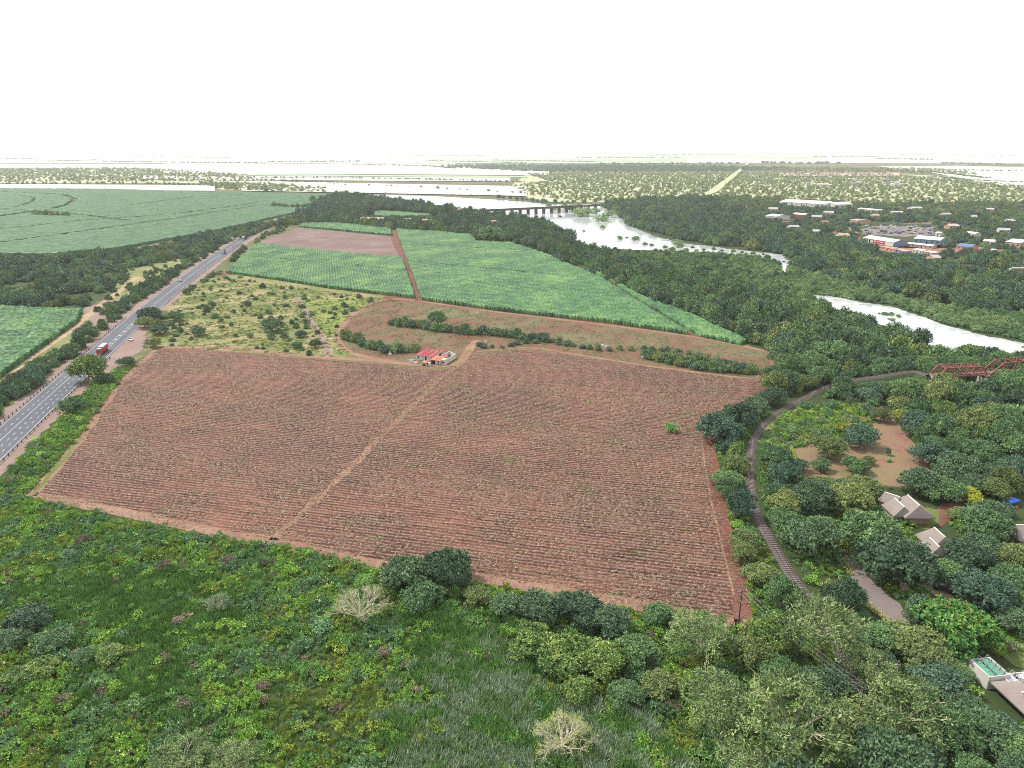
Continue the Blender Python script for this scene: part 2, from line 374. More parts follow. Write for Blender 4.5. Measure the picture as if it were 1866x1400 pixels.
# ------------------------------------------------------------------ the setting: ground, sheets, water
M['ground'] = ground_mat('ground', [(.30, (.045, .07, .025)), (.45, (.09, .11, .04)), (.55, (.17, .15, .07)), (.68, (.25, .17, .11))], .008, .12)
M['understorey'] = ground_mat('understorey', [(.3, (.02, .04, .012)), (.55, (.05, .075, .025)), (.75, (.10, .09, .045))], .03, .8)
def pebble(mat): pass
g = link('ground', np_mesh('ground', [(-30000, -150, 0), (30000, -150, 0), (30000, 42000, 0), (-30000, 42000, 0)], [(0, 1, 2, 3)]), M['ground'])
tag(g, 'flat valley floor of grass and bare earth', None, None, 'structure')
def sheet(name, pts, z, mat, label=None, jit=0.0, px=True, sub=3.0):
    q = PP(pts) if px else np.array(pts, float); o_ = []
    n = len(q)
    for i in range(n):
        a, b = q[i], q[(i + 1) % n]; L = np.linalg.norm(b - a); m = max(1, min(60, int(L / sub)))
        nn = np.array([-(b - a)[1], (b - a)[0]]) / (L + 1e-9)
        for k in range(m): o_.append(a + (b - a) * k / m + (nn * rng.normal(0, jit) if jit and k else 0))
    bm = bmesh.new(); f = bm.faces.new([bm.verts.new((p[0], p[1], z)) for p in o_]); bmesh.ops.triangulate(bm, faces=[f]); bmesh.ops.recalc_face_normals(bm, faces=bm.faces)
    for f in bm.faces:
        if f.normal.z < 0: f.normal_flip()
    me = bpy.data.meshes.new(name); bm.to_mesh(me); bm.free()
    o = link(name, me, mat); tag(o, label or name.replace('_', ' '), None, None, 'structure'); return o
def ribbon(name, line, wd, z, mat, label=None, jit=0.0, parent=None, zs=None, smooth=True, kind='structure'):
    L = smooth_line(line) if smooth else np.array(line, float); n = normals2(L); wv = wd / 2 + (rng.normal(0, jit, (len(L), 2)) if jit else 0)
    wv = np.broadcast_to(wv, (len(L), 2)); zz = np.full(len(L), z) if zs is None else zs
    a = L + n * wv[:, :1]; b = L - n * wv[:, 1:]
    v = np.concatenate([np.c_[a, zz], np.c_[b, zz]]); k = len(L); i = np.arange(k - 1)
    o = link(name, np_mesh(name, v, np.stack([i, k + i, k + i + 1, i + 1], 1)), mat, parent)
    if parent is None: tag(o, label or name.replace('_', ' '), None, None, kind)
    return o

M['soil_red'] = ground_mat('soil_red', [(.3, (.10, .036, .028)), (.5, (.17, .07, .052)), (.7, (.26, .14, .10))], .03, .9, .5)
M['path_dirt'] = ground_mat('path_dirt', [(.3, (.17, .085, .06)), (.5, (.27, .15, .105)), (.72, (.42, .29, .20))], .05, .7, .6)
M['path_pale'] = ground_mat('path_pale', [(.3, (.24, .14, .09)), (.5, (.38, .27, .17)), (.72, (.52, .42, .28))], .05, .9, .6)
M['verge'] = ground_mat('verge', [(.3, (.18, .12, .10)), (.5, (.27, .19, .165)), (.7, (.36, .27, .24))], .05, .9, .6)
M['fallow'] = ground_mat('fallow', [(.38, (.14, .058, .042)), (.47, (.19, .095, .068)), (.55, (.15, .14, .07)), (.66, (.25, .22, .13))], .03, .55, .55)
M['veld'] = ground_mat('veld', [(.35, (.09, .13, .035)), (.47, (.17, .19, .065)), (.55, (.28, .25, .12)), (.66, (.40, .31, .20))], .035, .35, .5)
M['veld_green'] = ground_mat('veld_green', [(.3, (.12, .15, .03)), (.5, (.20, .24, .06)), (.7, (.32, .33, .12))], .04, .9, .6)
M['burnt'] = ground_mat('burnt', [(.3, (.13, .075, .07)), (.5, (.20, .13, .12)), (.7, (.32, .24, .20))], .03, .5, .55)
M['yard'] = ground_mat('yard', [(.38, (.20, .085, .06)), (.46, (.25, .14, .10)), (.54, (.22, .17, .09)), (.64, (.14, .15, .06))], .06, .35, .45)
M['lawn'] = ground_mat('lawn', [(.3, (.08, .12, .03)), (.5, (.13, .17, .045)), (.7, (.20, .19, .08))], .06, .8, .5)
M['gravel'] = ground_mat('gravel', [(.3, (.15, .12, .11)), (.5, (.22, .18, .17)), (.7, (.30, .26, .24))], .1, 3, .7)
M['far_pale'] = ground_mat('far_pale', [(.3, (.52, .54, .44)), (.5, (.62, .63, .54)), (.7, (.70, .70, .63))], .002, .02, .4)  # blown-out distance put into the colour of the far fields
M['far_hazed'] = ground_mat('far_hazed', [(.35, (.30, .34, .16)), (.5, (.44, .46, .28)), (.65, (.58, .56, .40))], .01, .06, .5)  # haze washout painted into the far ground colour
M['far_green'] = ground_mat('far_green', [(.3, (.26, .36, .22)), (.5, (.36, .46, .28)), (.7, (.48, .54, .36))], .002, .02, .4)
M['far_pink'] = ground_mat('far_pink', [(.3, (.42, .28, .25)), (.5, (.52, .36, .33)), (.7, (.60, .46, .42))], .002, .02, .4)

# ploughed field: furrows run across the slope of the view
ROW = math.radians(-13.5)
def plough_mat():
    m, n, p = new_mat('ploughed_soil'); co = objco(n)
    mp = n.nodes.new('ShaderNodeMapping'); mp.vector_type = 'POINT'; mp.inputs['Rotation'].default_value = (0, 0, -ROW); n.links.new(co, mp.inputs['Vector'])
    mp2 = n.nodes.new('ShaderNodeMapping'); mp2.inputs['Scale'].default_value = (.10, .9, 1); n.links.new(mp.outputs[0], mp2.inputs['Vector'])
    big = noise(n, .02, 4, co, .6); st = noise(n, .55, 6, mp2.outputs[0], .7); fine = noise(n, 1.1, 5, co, .75)
    wv = n.nodes.new('ShaderNodeTexWave'); wv.bands_direction = 'Y'; wv.inputs['Scale'].default_value = .21; wv.inputs['Distortion'].default_value = 1.2; wv.inputs['Detail Scale'].default_value = .4
    n.links.new(mp.outputs[0], wv.inputs['Vector'])
    base = ramp(n, [(.38, (.060, .022, .017)), (.5, (.112, .043, .033)), (.62, (.18, .082, .060))]); n.links.new(st.outputs[0], base.inputs[0])
    tint = ramp(n, [(.38, (.62, .60, .64)), (.62, (1.30, 1.22, 1.14))]); n.links.new(big.outputs[0], tint.inputs[0])
    c = mixc(n, base.outputs[0], tint.outputs[0], 1.0, 'MULTIPLY')
    f = n.nodes.new('ShaderNodeMath'); f.operation = 'MULTIPLY_ADD'; f.inputs[1].default_value = .16; n.links.new(wv.outputs[1], f.inputs[0]); n.links.new(fine.outputs[0], f.inputs[2])
    r2 = ramp(n, [(.55, (0, 0, 0)), (.72, (.7, .7, .7))]); n.links.new(f.outputs[0], r2.inputs[0])
    c = mixc(n, c, (.36, .26, .19), r2.outputs[0]); n.links.new(c, p.inputs['Base Color'])
    bump(n, p, f.outputs[0], .9, .28); return m
M['plough'] = plough_mat()
FIELD = [(300, 633), (450, 643), (600, 657), (700, 665), (760, 672), (820, 674), (845, 660), (868, 645), (960, 638), (1030, 646), (1100, 657), (1200, 672), (1300, 683), (1388, 692), (1385, 722), (1365, 740), (1305, 758), (1290, 800), (1305, 900), (1330, 1000), (1355, 1080), (1372, 1148), (1240, 1120), (1100, 1097), (900, 1062), (700, 1034), (500, 990), (300, 955), (55, 907), (100, 862), (150, 800), (215, 702), (262, 650)]
sheet('ploughed_field', FIELD, .03, M['plough'], 'big reddish brown field in the middle with furrows and pale straw', .5)
FW = PP(FIELD)

sheet('fallow_strip', [(690, 546), (765, 549), (900, 568), (1100, 592), (1260, 615), (1345, 628), (1400, 642), (1412, 658), (1395, 685), (1300, 683), (1100, 655), (960, 636), (868, 643), (845, 655), (770, 668), (640, 645), (615, 620), (620, 590), (650, 565)], .02, M['fallow'], 'strip of weedy brown soil between the bushes and the green cane', .8)
sheet('veld', [(395, 505), (430, 500), (600, 525), (700, 540), (690, 548), (650, 567), (618, 595), (612, 622), (640, 648), (600, 655), (300, 631), (262, 640), (262, 600), (340, 530)], .02, M['veld'], 'rough yellow grassland beside the road', .8)
sheet('green_patch', [(550, 543), (690, 548), (650, 567), (616, 596), (606, 612), (585, 605)], .035, M['veld_green'], 'small yellow-green grass patch between two dirt tracks', .5)
sheet('left_clearing', [(230, 480), (330, 462), (370, 470), (300, 505), (215, 560), (180, 600), (140, 620), (60, 680), (0, 720), (-40, 720), (-20, 690), (60, 640), (150, 580), (205, 535)], .02, M['veld'], 'dry grass clearing left of the road', .8)
ribbon('left_dirt_track', PP([(-40, 722), (0, 698), (60, 650), (130, 600), (160, 575), (200, 545), (250, 505)]), 5, .05, M['path_pale'], 'pale dirt track along the small cane field', .25)
sheet('bare_patch', [(155, 560), (215, 545), (235, 548), (215, 580), (190, 600), (150, 610), (140, 590)], .045, M['verge'], 'bare pinkish earth left of the road', .5)
sheet('burnt_field', [(545, 416), (712, 431), (733, 469), (600, 458), (466, 443)], .02, M['burnt'], 'harvested purplish brown field beyond the cane', .5)
sheet('cane_headland', [(700, 412), (735, 412), (760, 470), (790, 545), (748, 551), (735, 490), (712, 440)], .018, M['soil_red'], 'bare red earth between the cane blocks', .5)
sheet('field_margin', [(400, 497), (760, 545), (1100, 585), (1260, 610), (1400, 645), (1400, 655), (1260, 620), (1100, 595), (900, 571), (757, 553), (600, 532), (400, 506)], .016, M['soil_red'], 'red earth margin at the foot of the cane', .5)
M['under2'] = M['understorey']
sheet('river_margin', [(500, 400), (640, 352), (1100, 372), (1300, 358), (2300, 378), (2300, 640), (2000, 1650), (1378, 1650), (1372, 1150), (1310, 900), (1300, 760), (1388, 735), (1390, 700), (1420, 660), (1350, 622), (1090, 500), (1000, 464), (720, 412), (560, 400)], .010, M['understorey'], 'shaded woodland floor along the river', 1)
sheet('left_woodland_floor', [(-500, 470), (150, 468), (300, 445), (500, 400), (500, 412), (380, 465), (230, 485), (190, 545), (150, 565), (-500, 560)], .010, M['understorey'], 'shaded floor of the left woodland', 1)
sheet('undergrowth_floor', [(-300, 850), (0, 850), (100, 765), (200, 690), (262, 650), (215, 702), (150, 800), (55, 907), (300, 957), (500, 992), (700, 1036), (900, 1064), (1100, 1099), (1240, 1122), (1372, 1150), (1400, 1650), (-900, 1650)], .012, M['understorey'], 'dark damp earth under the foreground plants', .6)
# far fields
def band(nm, mat, u0, u1, v0, v1, tilt, lab, z): sheet(nm, [(u0, v1), (u1, v1 + tilt), (u1, v0 + tilt), (u0, v0)], z, mat, lab, 0, True, 1e9)
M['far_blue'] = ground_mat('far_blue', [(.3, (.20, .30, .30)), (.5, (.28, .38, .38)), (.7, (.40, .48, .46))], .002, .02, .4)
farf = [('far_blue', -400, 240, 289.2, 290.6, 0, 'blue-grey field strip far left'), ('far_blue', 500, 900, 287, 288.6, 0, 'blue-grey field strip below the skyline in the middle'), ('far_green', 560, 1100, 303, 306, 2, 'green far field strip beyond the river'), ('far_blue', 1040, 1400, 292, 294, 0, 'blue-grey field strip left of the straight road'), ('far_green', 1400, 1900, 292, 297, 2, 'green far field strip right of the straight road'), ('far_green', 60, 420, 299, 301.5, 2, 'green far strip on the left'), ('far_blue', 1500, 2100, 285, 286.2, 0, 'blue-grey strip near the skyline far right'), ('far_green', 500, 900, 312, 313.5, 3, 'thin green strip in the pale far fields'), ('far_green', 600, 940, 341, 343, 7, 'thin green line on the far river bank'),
        ('far_pale', -3000, 3000, 281, 297.5, 0, 'pale far fields below the skyline'), ('far_pale', -1500, 330, 297.5, 306, 2, 'fields far on the left, paled in colour as by haze'), ('far_pale', -300, 392, 335, 345, 4, 'field strip behind the big cane field, washed-out in its colour'),
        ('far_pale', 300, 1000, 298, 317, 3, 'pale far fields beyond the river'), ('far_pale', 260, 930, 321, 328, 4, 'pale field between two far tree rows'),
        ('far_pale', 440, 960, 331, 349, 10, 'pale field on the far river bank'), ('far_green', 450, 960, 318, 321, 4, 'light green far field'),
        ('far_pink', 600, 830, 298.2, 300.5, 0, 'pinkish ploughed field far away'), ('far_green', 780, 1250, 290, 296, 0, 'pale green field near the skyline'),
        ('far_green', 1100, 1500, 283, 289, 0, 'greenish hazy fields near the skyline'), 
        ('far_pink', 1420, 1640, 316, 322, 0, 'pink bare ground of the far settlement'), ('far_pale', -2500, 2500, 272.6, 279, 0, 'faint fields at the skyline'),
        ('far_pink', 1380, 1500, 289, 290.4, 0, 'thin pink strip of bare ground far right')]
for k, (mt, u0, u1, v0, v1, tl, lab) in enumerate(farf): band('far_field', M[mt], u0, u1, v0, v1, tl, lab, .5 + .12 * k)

sheet('far_savanna_floor', [(-400, 308), (250, 306), (430, 317), (600, 346), (400, 346), (390, 334), (-400, 334)], .28, M['far_hazed'], 'grass floor under the far left trees, paled in colour as by haze', 2)
sheet('far_savanna_floor', [(930, 340), (960, 316), (1100, 311), (1300, 313), (1620, 317), (2300, 345), (2300, 372), (1560, 371), (1290, 357), (1105, 369), (1000, 368), (940, 356)], .3, M['far_hazed'], 'grass floor under the far savanna trees, paled in colour as by haze', 2)
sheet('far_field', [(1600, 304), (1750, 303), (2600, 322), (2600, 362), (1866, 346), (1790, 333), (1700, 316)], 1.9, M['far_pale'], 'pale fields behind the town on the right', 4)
# river
def water_mat():
    m, n, p = new_mat('water'); co = objco(n)
    mp = n.nodes.new('ShaderNodeMapping'); mp.inputs['Rotation'].default_value = (0, 0, .5); mp.inputs['Scale'].default_value = (.25, 1, 1); n.links.new(co, mp.inputs['Vector'])
    t = noise(n, .12, 5, mp.outputs[0], .6); r = ramp(n, [(.38, (.42, .47, .50)), (.5, (.62, .65, .66)), (.6, (.72, .74, .75))]); n.links.new(t.outputs[0], r.inputs[0])  # pale base colour carries the blown-out sky reflection
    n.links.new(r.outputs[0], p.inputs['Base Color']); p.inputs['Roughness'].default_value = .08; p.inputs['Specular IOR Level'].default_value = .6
    t2 = noise(n, .8, 4, mp.outputs[0]); bump(n, p, t2.outputs[0], .25, .1); return m
M['water'] = water_mat()
RIV1 = [(560, 346), (640, 347), (700, 352), (760, 356), (850, 361), (905, 364), (960, 368), (1000, 373), (1050, 372), (1090, 373), (1118, 388), (1135, 400), (1150, 412), (1190, 430), (1240, 443), (1300, 450), (1370, 458.5), (1425, 464), (1436, 476), (1436, 500), (1420, 498), (1422, 484), (1400, 472), (1340, 466), (1290, 463), (1230, 457), (1170, 456), (1100, 453), (1050, 450), (1035, 430), (1000, 414), (960, 402), (900, 396), (850, 386), (760, 374), (640, 358)]
RIV2 = [(1480, 538), (1520, 540), (1566, 551), (1628, 560), (1680, 577), (1713, 590), (1772, 607), (1866, 626), (2100, 660), (2100, 690), (1866, 662), (1800, 655), (1733, 642), (1669, 622), (1605, 592), (1550, 573), (1490, 556)]
sheet('river', RIV1, .06, M['water'], 'broad bright river pool reaching back under the far bridge', 1.5)
sheet('side_channel', RIV2, .06, M['water'], 'bright river channel running past the red bridge', 1.0)

# ------------------------------------------------------------------ highway
RC = [(-135, 60), (-158, 140), (-187.5, 252), (-215, 362), (-237, 451), (-262, 566), (-291, 712), (-319, 871), (-337, 1000), (-350, 1140), (-360, 1300)]
RL = smooth_line(RC, 6)
M['asphalt'] = ground_mat('asphalt', [(.3, (.085, .09, .11)), (.5, (.12, .125, .15)), (.7, (.165, .17, .19))], .03, 1.5, .5, .02)
M['paint_white'] = plain('paint_white', (.50, .50, .48), .6, .25, 1)
M['paint_yellow'] = plain('paint_yellow', (.6, .45, .12), .6, .12, 2)
ribbon('road_shoulder', RC, 24, .03, M['verge'], 'pinkish gravel shoulders of the highway', .9)
ribbon('road', RC, 13.6, .10, M['asphalt'], 'grey asphalt highway running away on the left')
def offset(line, d):
    return line + normals2(line) * d
def dashes(off, y0, y1, on, gap, wd=.28, z=.125):
    L = offset(RL, off); v, f = [], []; s = 0
    seg = np.linalg.norm(np.diff(L, axis=0), axis=1); cum = np.concatenate([[0], np.cumsum(seg)])
    def at(d): return np.array([np.interp(d, cum, L[:, 0]), np.interp(d, cum, L[:, 1])])
    d = 0
    while d < cum[-1] - on:
        a, b = at(d), at(d + on)
        if y0 <= a[1] <= y1:
            t = (b - a) / (np.linalg.norm(b - a) + 1e-9); n = np.array([-t[1], t[0]]) * wd / 2; k = len(v)
            v += [(*(a - n), z), (*(b - n), z), (*(b + n), z), (*(a + n), z)]; f.append((k, k + 1, k + 2, k + 3))
        d += on + gap
    return v, f
mk = MB()
for off, y0, y1, on, gap, wd in ((6.1, 60, 1300, 6, 0, .22), (-6.1, 60, 1300, 6, 0, .22), (3.2, 60, 330, 2, 3.6, .25), (.9, 60, 360, 6, 0, .22), (-1.5, 60, 345, 2, 3.6, .25), (-.1, 340, 470, 6, 0, .20), (-1.9, 340, 470, 6, 0, .20), (0, 470, 1300, 6, 0, .25), (-3.9, 60, 345, 2, 3.6, .25)):
    v, f = dashes(off, y0, y1, on, gap, wd); mk.add(v, f)
for s in range(14):   # hatched bars in the central strip
    d = 346 + s * 9; x = np.interp(d, RL[:, 1], RL[:, 0]); t = np.array([-.22, .975])
    n_ = np.array([.975, .22]); c = np.array([x, d]) + n_ * 1.0; a, b = c - n_ * .85, c + n_ * .85
    mk.add([(*(a - t * .55), .14), (*(b - t * .55), .14), (*(b + t * .55), .14), (*(a + t * .55), .14)], [(0, 1, 2, 3)])
o = mk.build('road_markings', M['paint_white']); tag(o, 'white lane lines and hatching on the highway', None, None, 'structure')
# guard rails
M['steel'] = plain('steel', (.35, .35, .36), .5, .2, 4, .5); M['post_dark'] = plain('post_dark', (.07, .06, .055), .8, .2, 4)
def guard_rail(off, y0, y1, label, every=4.0, light=False):
    L = offset(RL, off); L = L[(L[:, 1] > y0) & (L[:, 1] < y1)]; c = L[len(L) // 2]; o = empty('guard_rail', c[0], c[1])
    b = MB()
    for p, q in zip(L[:-1], L[1:]):
        p = p - c; q = q - c; b.bar((*p, .72), (*q, .72), .06, .34)
    b.build('rail', M['paint_white'] if light else M['steel'], o)
    cum = np.concatenate([[0], np.cumsum(np.linalg.norm(np.diff(L, axis=0), axis=1))]); d = 0; pm = MB().box(-.13, .13, -.13, .13, 0, 1.0).mesh('post'); pm.materials.append(M['post_dark']); k = 0
    while d < cum[-1] and k < 98:
        po = link('post', pm, None, o); po.location = (np.interp(d, cum, L[:, 0]) - c[0], np.interp(d, cum, L[:, 1]) - c[1], 0); d += every; k += 1
    tag(o, label, 'guard rail', 'steel guard rails along the highway')
guard_rail(-7.3, 215, 318, 'steel guard rail on dark posts along the right edge of the highway, nearest stretch')
guard_rail(7.2, 230, 440, 'long pale guard rail along the left edge of the highway', 3.8, True)
guard_rail(-8.2, 328, 352, 'short guard rail beside the lay-by next to the red truck', 4.0)
guard_rail(-7.3, 470, 800, 'guard rail on the right edge of the far highway beyond the trees', 6.0)
sheet('lay_by', [(255, 600), (275, 618), (270, 632), (240, 650), (205, 680), (165, 705), (160, 700), (200, 655), (225, 632), (245, 605)], .05, M['verge'], 'bare pinkish lay-by beside the highway', .4)

# ------------------------------------------------------------------ dirt tracks
ribbon('field_road', PP([(285, 634), (400, 634), (500, 643), (600, 652), (700, 659), (780, 666), (835, 663), (850, 645), (870, 620)]), 5.0, .055, M['path_dirt'], 'red dirt track along the far edge of the ploughed field', .3)
ribbon('loop_track', PP([(762, 549), (720, 545), (680, 552), (645, 572), (620, 600), (617, 622), (640, 643), (700, 657), (760, 666)]), 4, .06, M['path_dirt'], 'curved dirt track looping round the fallow strip', .25)
ribbon('right_loop_track', PP([(765, 549), (900, 568), (1100, 592), (1262, 614), (1340, 628), (1395, 641), (1412, 657), (1400, 675), (1382, 690)]), 3.5, .06, M['path_dirt'], 'dirt track curving round the end of the fallow strip', .25)
ribbon('edge_track', PP([(868, 642), (960, 634), (1060, 648), (1180, 667), (1300, 683), (1388, 692)]), 2.6, .065, M['path_dirt'], 'pale strip along the far right edge of the ploughed field', .3)
ribbon('diagonal_track', PP([(845, 660), (800, 693), (755, 738), (715, 775), (660, 832), (600, 890), (550, 935), (500, 985)]), 2.3, .06, M['path_dirt'], 'pale straw-covered track crossing the ploughed field diagonally', .55)
ribbon('right_margin_track', PP([(1386, 705), (1375, 728), (1330, 748), (1300, 762), (1292, 800), (1303, 870), (1320, 950), (1340, 1030), (1355, 1095), (1362, 1150)]), 4.5, .06, M['soil_red'], 'bare red track down the right edge of the ploughed field', .3)
ribbon('right_thin_track', PP([(1275, 768), (1285, 850), (1300, 930), (1322, 1020), (1338, 1085)]), .5, .07, M['path_dirt'], 'thin pale wheel track near the right edge of the ploughed field', .08)
ribbon('lower_margin_track', PP([(60, 903), (180, 925), (300, 950), (420, 975), (520, 993), (700, 1032), (900, 1058), (1100, 1093), (1240, 1118), (1350, 1140)]), 4.2, .06, M['path_dirt'], 'bare red track along the near edge of the ploughed field', .3)
ribbon('grass_strip', PP([(62, 900), (90, 868), (120, 832), (148, 797)]), 1.5, .075, M['lawn'], 'narrow green grass strip along the left edge of the ploughed field', .3)
ribbon('left_margin_track', PP([(285, 638), (255, 665), (215, 705), (150, 795), (100, 855), (58, 905)]), 3.2, .06, M['path_dirt'], 'bare red track down the left edge of the ploughed field', .3)
for pts, lb in (([(590, 658), (540, 700), (470, 757), (400, 822), (320, 885), (250, 935)], 'thin dark wheel line crossing the left half of the ploughed field'), ([(1062, 700), (1045, 760), (1015, 840), (965, 940), (930, 1000), (905, 1050)], 'thin dark wheel line crossing the right half of the ploughed field')):
    ribbon('wheel_line', PP(pts), .55, .065, M['soil_red'], lb, .1)
ribbon('veld_path', PP([(540, 543), (555, 565), (575, 600), (592, 628), (600, 650)]), 4, .06, M['verge'], 'straight pinkish path through the grassland', .35)
ribbon('cane_track', PP([(713, 418), (718, 440), (733, 472), (748, 515), (762, 548)]), 4.5, .06, M['soil_red'], 'straight red track between the two cane fields', .3)
ribbon('strip_track', PP([(1005, 466), (1060, 492), (1100, 508), (1165, 550), (1262, 613)]), 4.0, .05, M['soil_red'], 'narrow red track along the right part of the cane', .3)

# ------------------------------------------------------------------ sugar cane as height fields
def cane_field(name, label, poly_px, ang, h, su, sv, rows, mat, tracks=(), seed=1, amp=.5, rough=.3, yell=0.0, poly_w=None):
    poly = PP(poly_px) if poly_w is None else np.array(poly_w); ca, sa = math.cos(ang), math.sin(ang)
    U = poly[:, 0] * ca + poly[:, 1] * sa; V = -poly[:, 0] * sa + poly[:, 1] * ca
    us = np.arange(U.min(), U.max() + su, su); vs = np.arange(V.min(), V.max() + sv, sv); nu, nv = len(us), len(vs)
    r = np.random.default_rng(seed); uu, vv = np.meshgrid(us, vs, indexing='ij')
    uj = uu + r.normal(0, su * .22, uu.shape); vj = vv + r.normal(0, sv * .18, uu.shape)
    X = uj * ca - vj * sa; Y = uj * sa + vj * ca
    nz, n2 = Noise(25, seed), Noise(70, seed + 5)
    ridge = .5 + .5 * np.cos(2 * math.pi * vv / rows)
    Z = h + .18 * h * nz(X, Y) * .4 + amp * (ridge - .6) + r.normal(0, rough, uu.shape); Z = np.maximum(Z, .4)
    cx = (uu[:-1, :-1] + su / 2) * ca - (vv[:-1, :-1] + sv / 2) * sa; cyy = (uu[:-1, :-1] + su / 2) * sa + (vv[:-1, :-1] + sv / 2) * ca
    keep = inside(poly, cx, cyy)
    for tl, tw in tracks: keep &= seg_dist(PP(tl), cx, cyy) > tw / 2
    idx = np.arange(nu * nv).reshape(nu, nv)
    A, B, C, D = idx[:-1, :-1], idx[1:, :-1], idx[1:, 1:], idx[:-1, 1:]
    F = [np.stack([A[keep], B[keep], C[keep], D[keep]], 1)]
    low = idx + nu * nv
    K = np.pad(keep, 1)
    for (a, b, nb) in ((A, B, K[1:-1, :-2]), (B, C, K[2:, 1:-1]), (C, D, K[1:-1, 2:]), (D, A, K[:-2, 1:-1])):
        e = keep & ~nb; F.append(np.stack([b[e], a[e], a[e] + nu * nv, b[e] + nu * nv], 1))
    F = np.concatenate(F); V3 = np.concatenate([np.stack([X, Y, Z], 2).reshape(-1, 3), np.stack([X, Y, 0 * Z], 2).reshape(-1, 3)])
    used = np.unique(F); rem = np.zeros(len(V3), int); rem[used] = np.arange(len(used))
    fc = V3[F].mean(1)
    tone = .40 + .13 * nz(fc[:, 0] * 1.3, fc[:, 1] * 2) + .08 * n2(fc[:, 0], fc[:, 1]) + r.normal(0, .18, len(F)) + yell * .7 * np.clip(n2(fc[:, 1], fc[:, 0]) - .3, 0, 1.5)
    o = link(name, np_mesh(name, V3[used], rem[F], np.clip(tone, 0, 1)), M[mat]); tag(o, label, 'sugar cane', None, 'stuff'); return o
ang_D = math.atan2(*(np.array(P(718, 425)[:2]) - np.array(P(762, 548)[:2]))[::-1])
cane_field('sugar_cane', 'bright green cane field right of the red track, widest block', [(722, 419), (800, 422), (868, 430), (866, 442), (930, 445), (1000, 468), (1060, 496), (1092, 508), (1160, 553), (1252, 610), (1100, 588), (900, 566), (768, 547), (752, 500), (738, 465)], ang_D + .03, 2.5, 1.3, .55, 2.2, 'cane',
           [([(738, 478), (900, 495), (1000, 505), (1060, 510)], 2.5), ([(730, 448), (820, 452), (950, 460)], 2.5), ([(1000, 560), (960, 530), (900, 510)], 1.0)], 3, .7, .25, .10)
cane_field('sugar_cane', 'bright green cane block left of the red track', [(470, 446), (600, 461), (733, 473), (745, 510), (756, 544), (600, 526), (500, 510), (412, 498)], ang_D + .05, 2.4, 1.3, .55, 2.2, 'cane', [([(440, 470), (560, 480), (740, 497)], 2.0)], 4, .7, .25, .16)
cane_field('sugar_cane', 'narrow cane strip between the dark wood and the purplish field', [(562, 404), (640, 410), (712, 418), (714, 430), (545, 414)], ang_D, 2.4, 2, 1, 3, 'cane', (), 5)
cane_field('sugar_cane', 'thin wedge of cane beyond the narrow track, next to the riverside trees', [(1066, 492), (1095, 502), (1170, 544), (1262, 578), (1358, 626), (1348, 630), (1275, 614), (1175, 555), (1105, 510)], ang_D + .03, 2.4, 1.3, .55, 2.2, 'cane', (), 6, .7, .25, .12)
cane_field('sugar_cane', 'small cane field in the left corner beside the pale dirt track', [(-250, 562), (0, 563), (150, 570), (142, 588), (60, 646), (0, 690), (-100, 760), (-250, 800)], .9, 2.6, 1.2, .6, 2.4, 'cane', (), 7, .6, .3, .05)
BIGC = [(-900, 346), (0, 345), (200, 346), (390, 352), (480, 353), (640, 357), (640, 372), (600, 378), (560, 385), (500, 398), (470, 405), (400, 422), (300, 440), (220, 455), (100, 466), (-900, 470)]
cane_field('sugar_cane', 'huge blue-green cane field stretching away on the left', BIGC, 1.25, 2.8, 5, 2.6, 13, 'cane_far',
           [([(-20, 423), (60, 415), (150, 405), (320, 393), (470, 372)], 5), ([(-20, 449), (160, 424), (300, 404), (480, 376)], 5), ([(-20, 382), (60, 386), (125, 391), (240, 405)], 9), ([(240, 376), (360, 360), (480, 355)], 5), ([(100, 382), (125, 375), (138, 365), (120, 357), (80, 354), (0, 351)], 12), ([(30, 380), (60, 370), (64, 362), (40, 358)], 6), ([(-20, 400), (60, 388)], 12)], 8, .25, .25)
for pts, sd_, lb in (([(655, 391), (690, 384), (790, 391), (790, 396), (700, 398)], 9, 'small green crop paddock among the dark trees'), ([(760, 398), (810, 389), (845, 393), (800, 399)], 10, 'little green paddock behind the tall dark tree')):
    cane_field('green_crop', lb, pts, .3, .8, 3, 2, 6, 'cane', (), sd_, .2, .1)['category'] = 'crop'

# ------------------------------------------------------------------ railway
M['rail'] = plain('rail', (.22, .17, .16), .4, .2, 4, .7); M['sleeper'] = plain('sleeper', (.26, .22, .20), .9, .2, 3); M['ballast'] = ground_mat('ballast', [(.3, (.07, .055, .055)), (.5, (.125, .10, .10)), (.7, (.19, .16, .15))], .3, 4, .7)
TRK = np.array([P(1560, 1260)[:2], P(1515, 1150)[:2], P(1474, 1092)[:2], P(1440, 1046)[:2], P(1405, 985)[:2], P(1378, 935)[:2], P(1368, 885)[:2], P(1367, 840)[:2], P(1374, 800)[:2], P(1400, 767)[:2], P(1430, 745)[:2], P(1465, 727)[:2], P(1500, 712)[:2], P(1545, 703)[:2], P(1600, 699)[:2], P(1660, 694)[:2]])
BA = np.array(P(1702, 684, 5)); BB = np.array(P(1792, 680, 5)); bd = (BB - BA) / np.linalg.norm(BB - BA)
TRK = np.vstack([TRK, BA[:2] - bd[:2] * 3])
TL = smooth_line(TRK, 2.0); tz = np.interp(np.arange(len(TL)), [0, len(TL) * .72, len(TL) - 1], [0, 0, 4.9])
rw = empty('railway_track', 0, 0, 0); tag(rw, 'single railway track curving through the trees towards the red bridge', 'railway track')
n_ = normals2(TL)
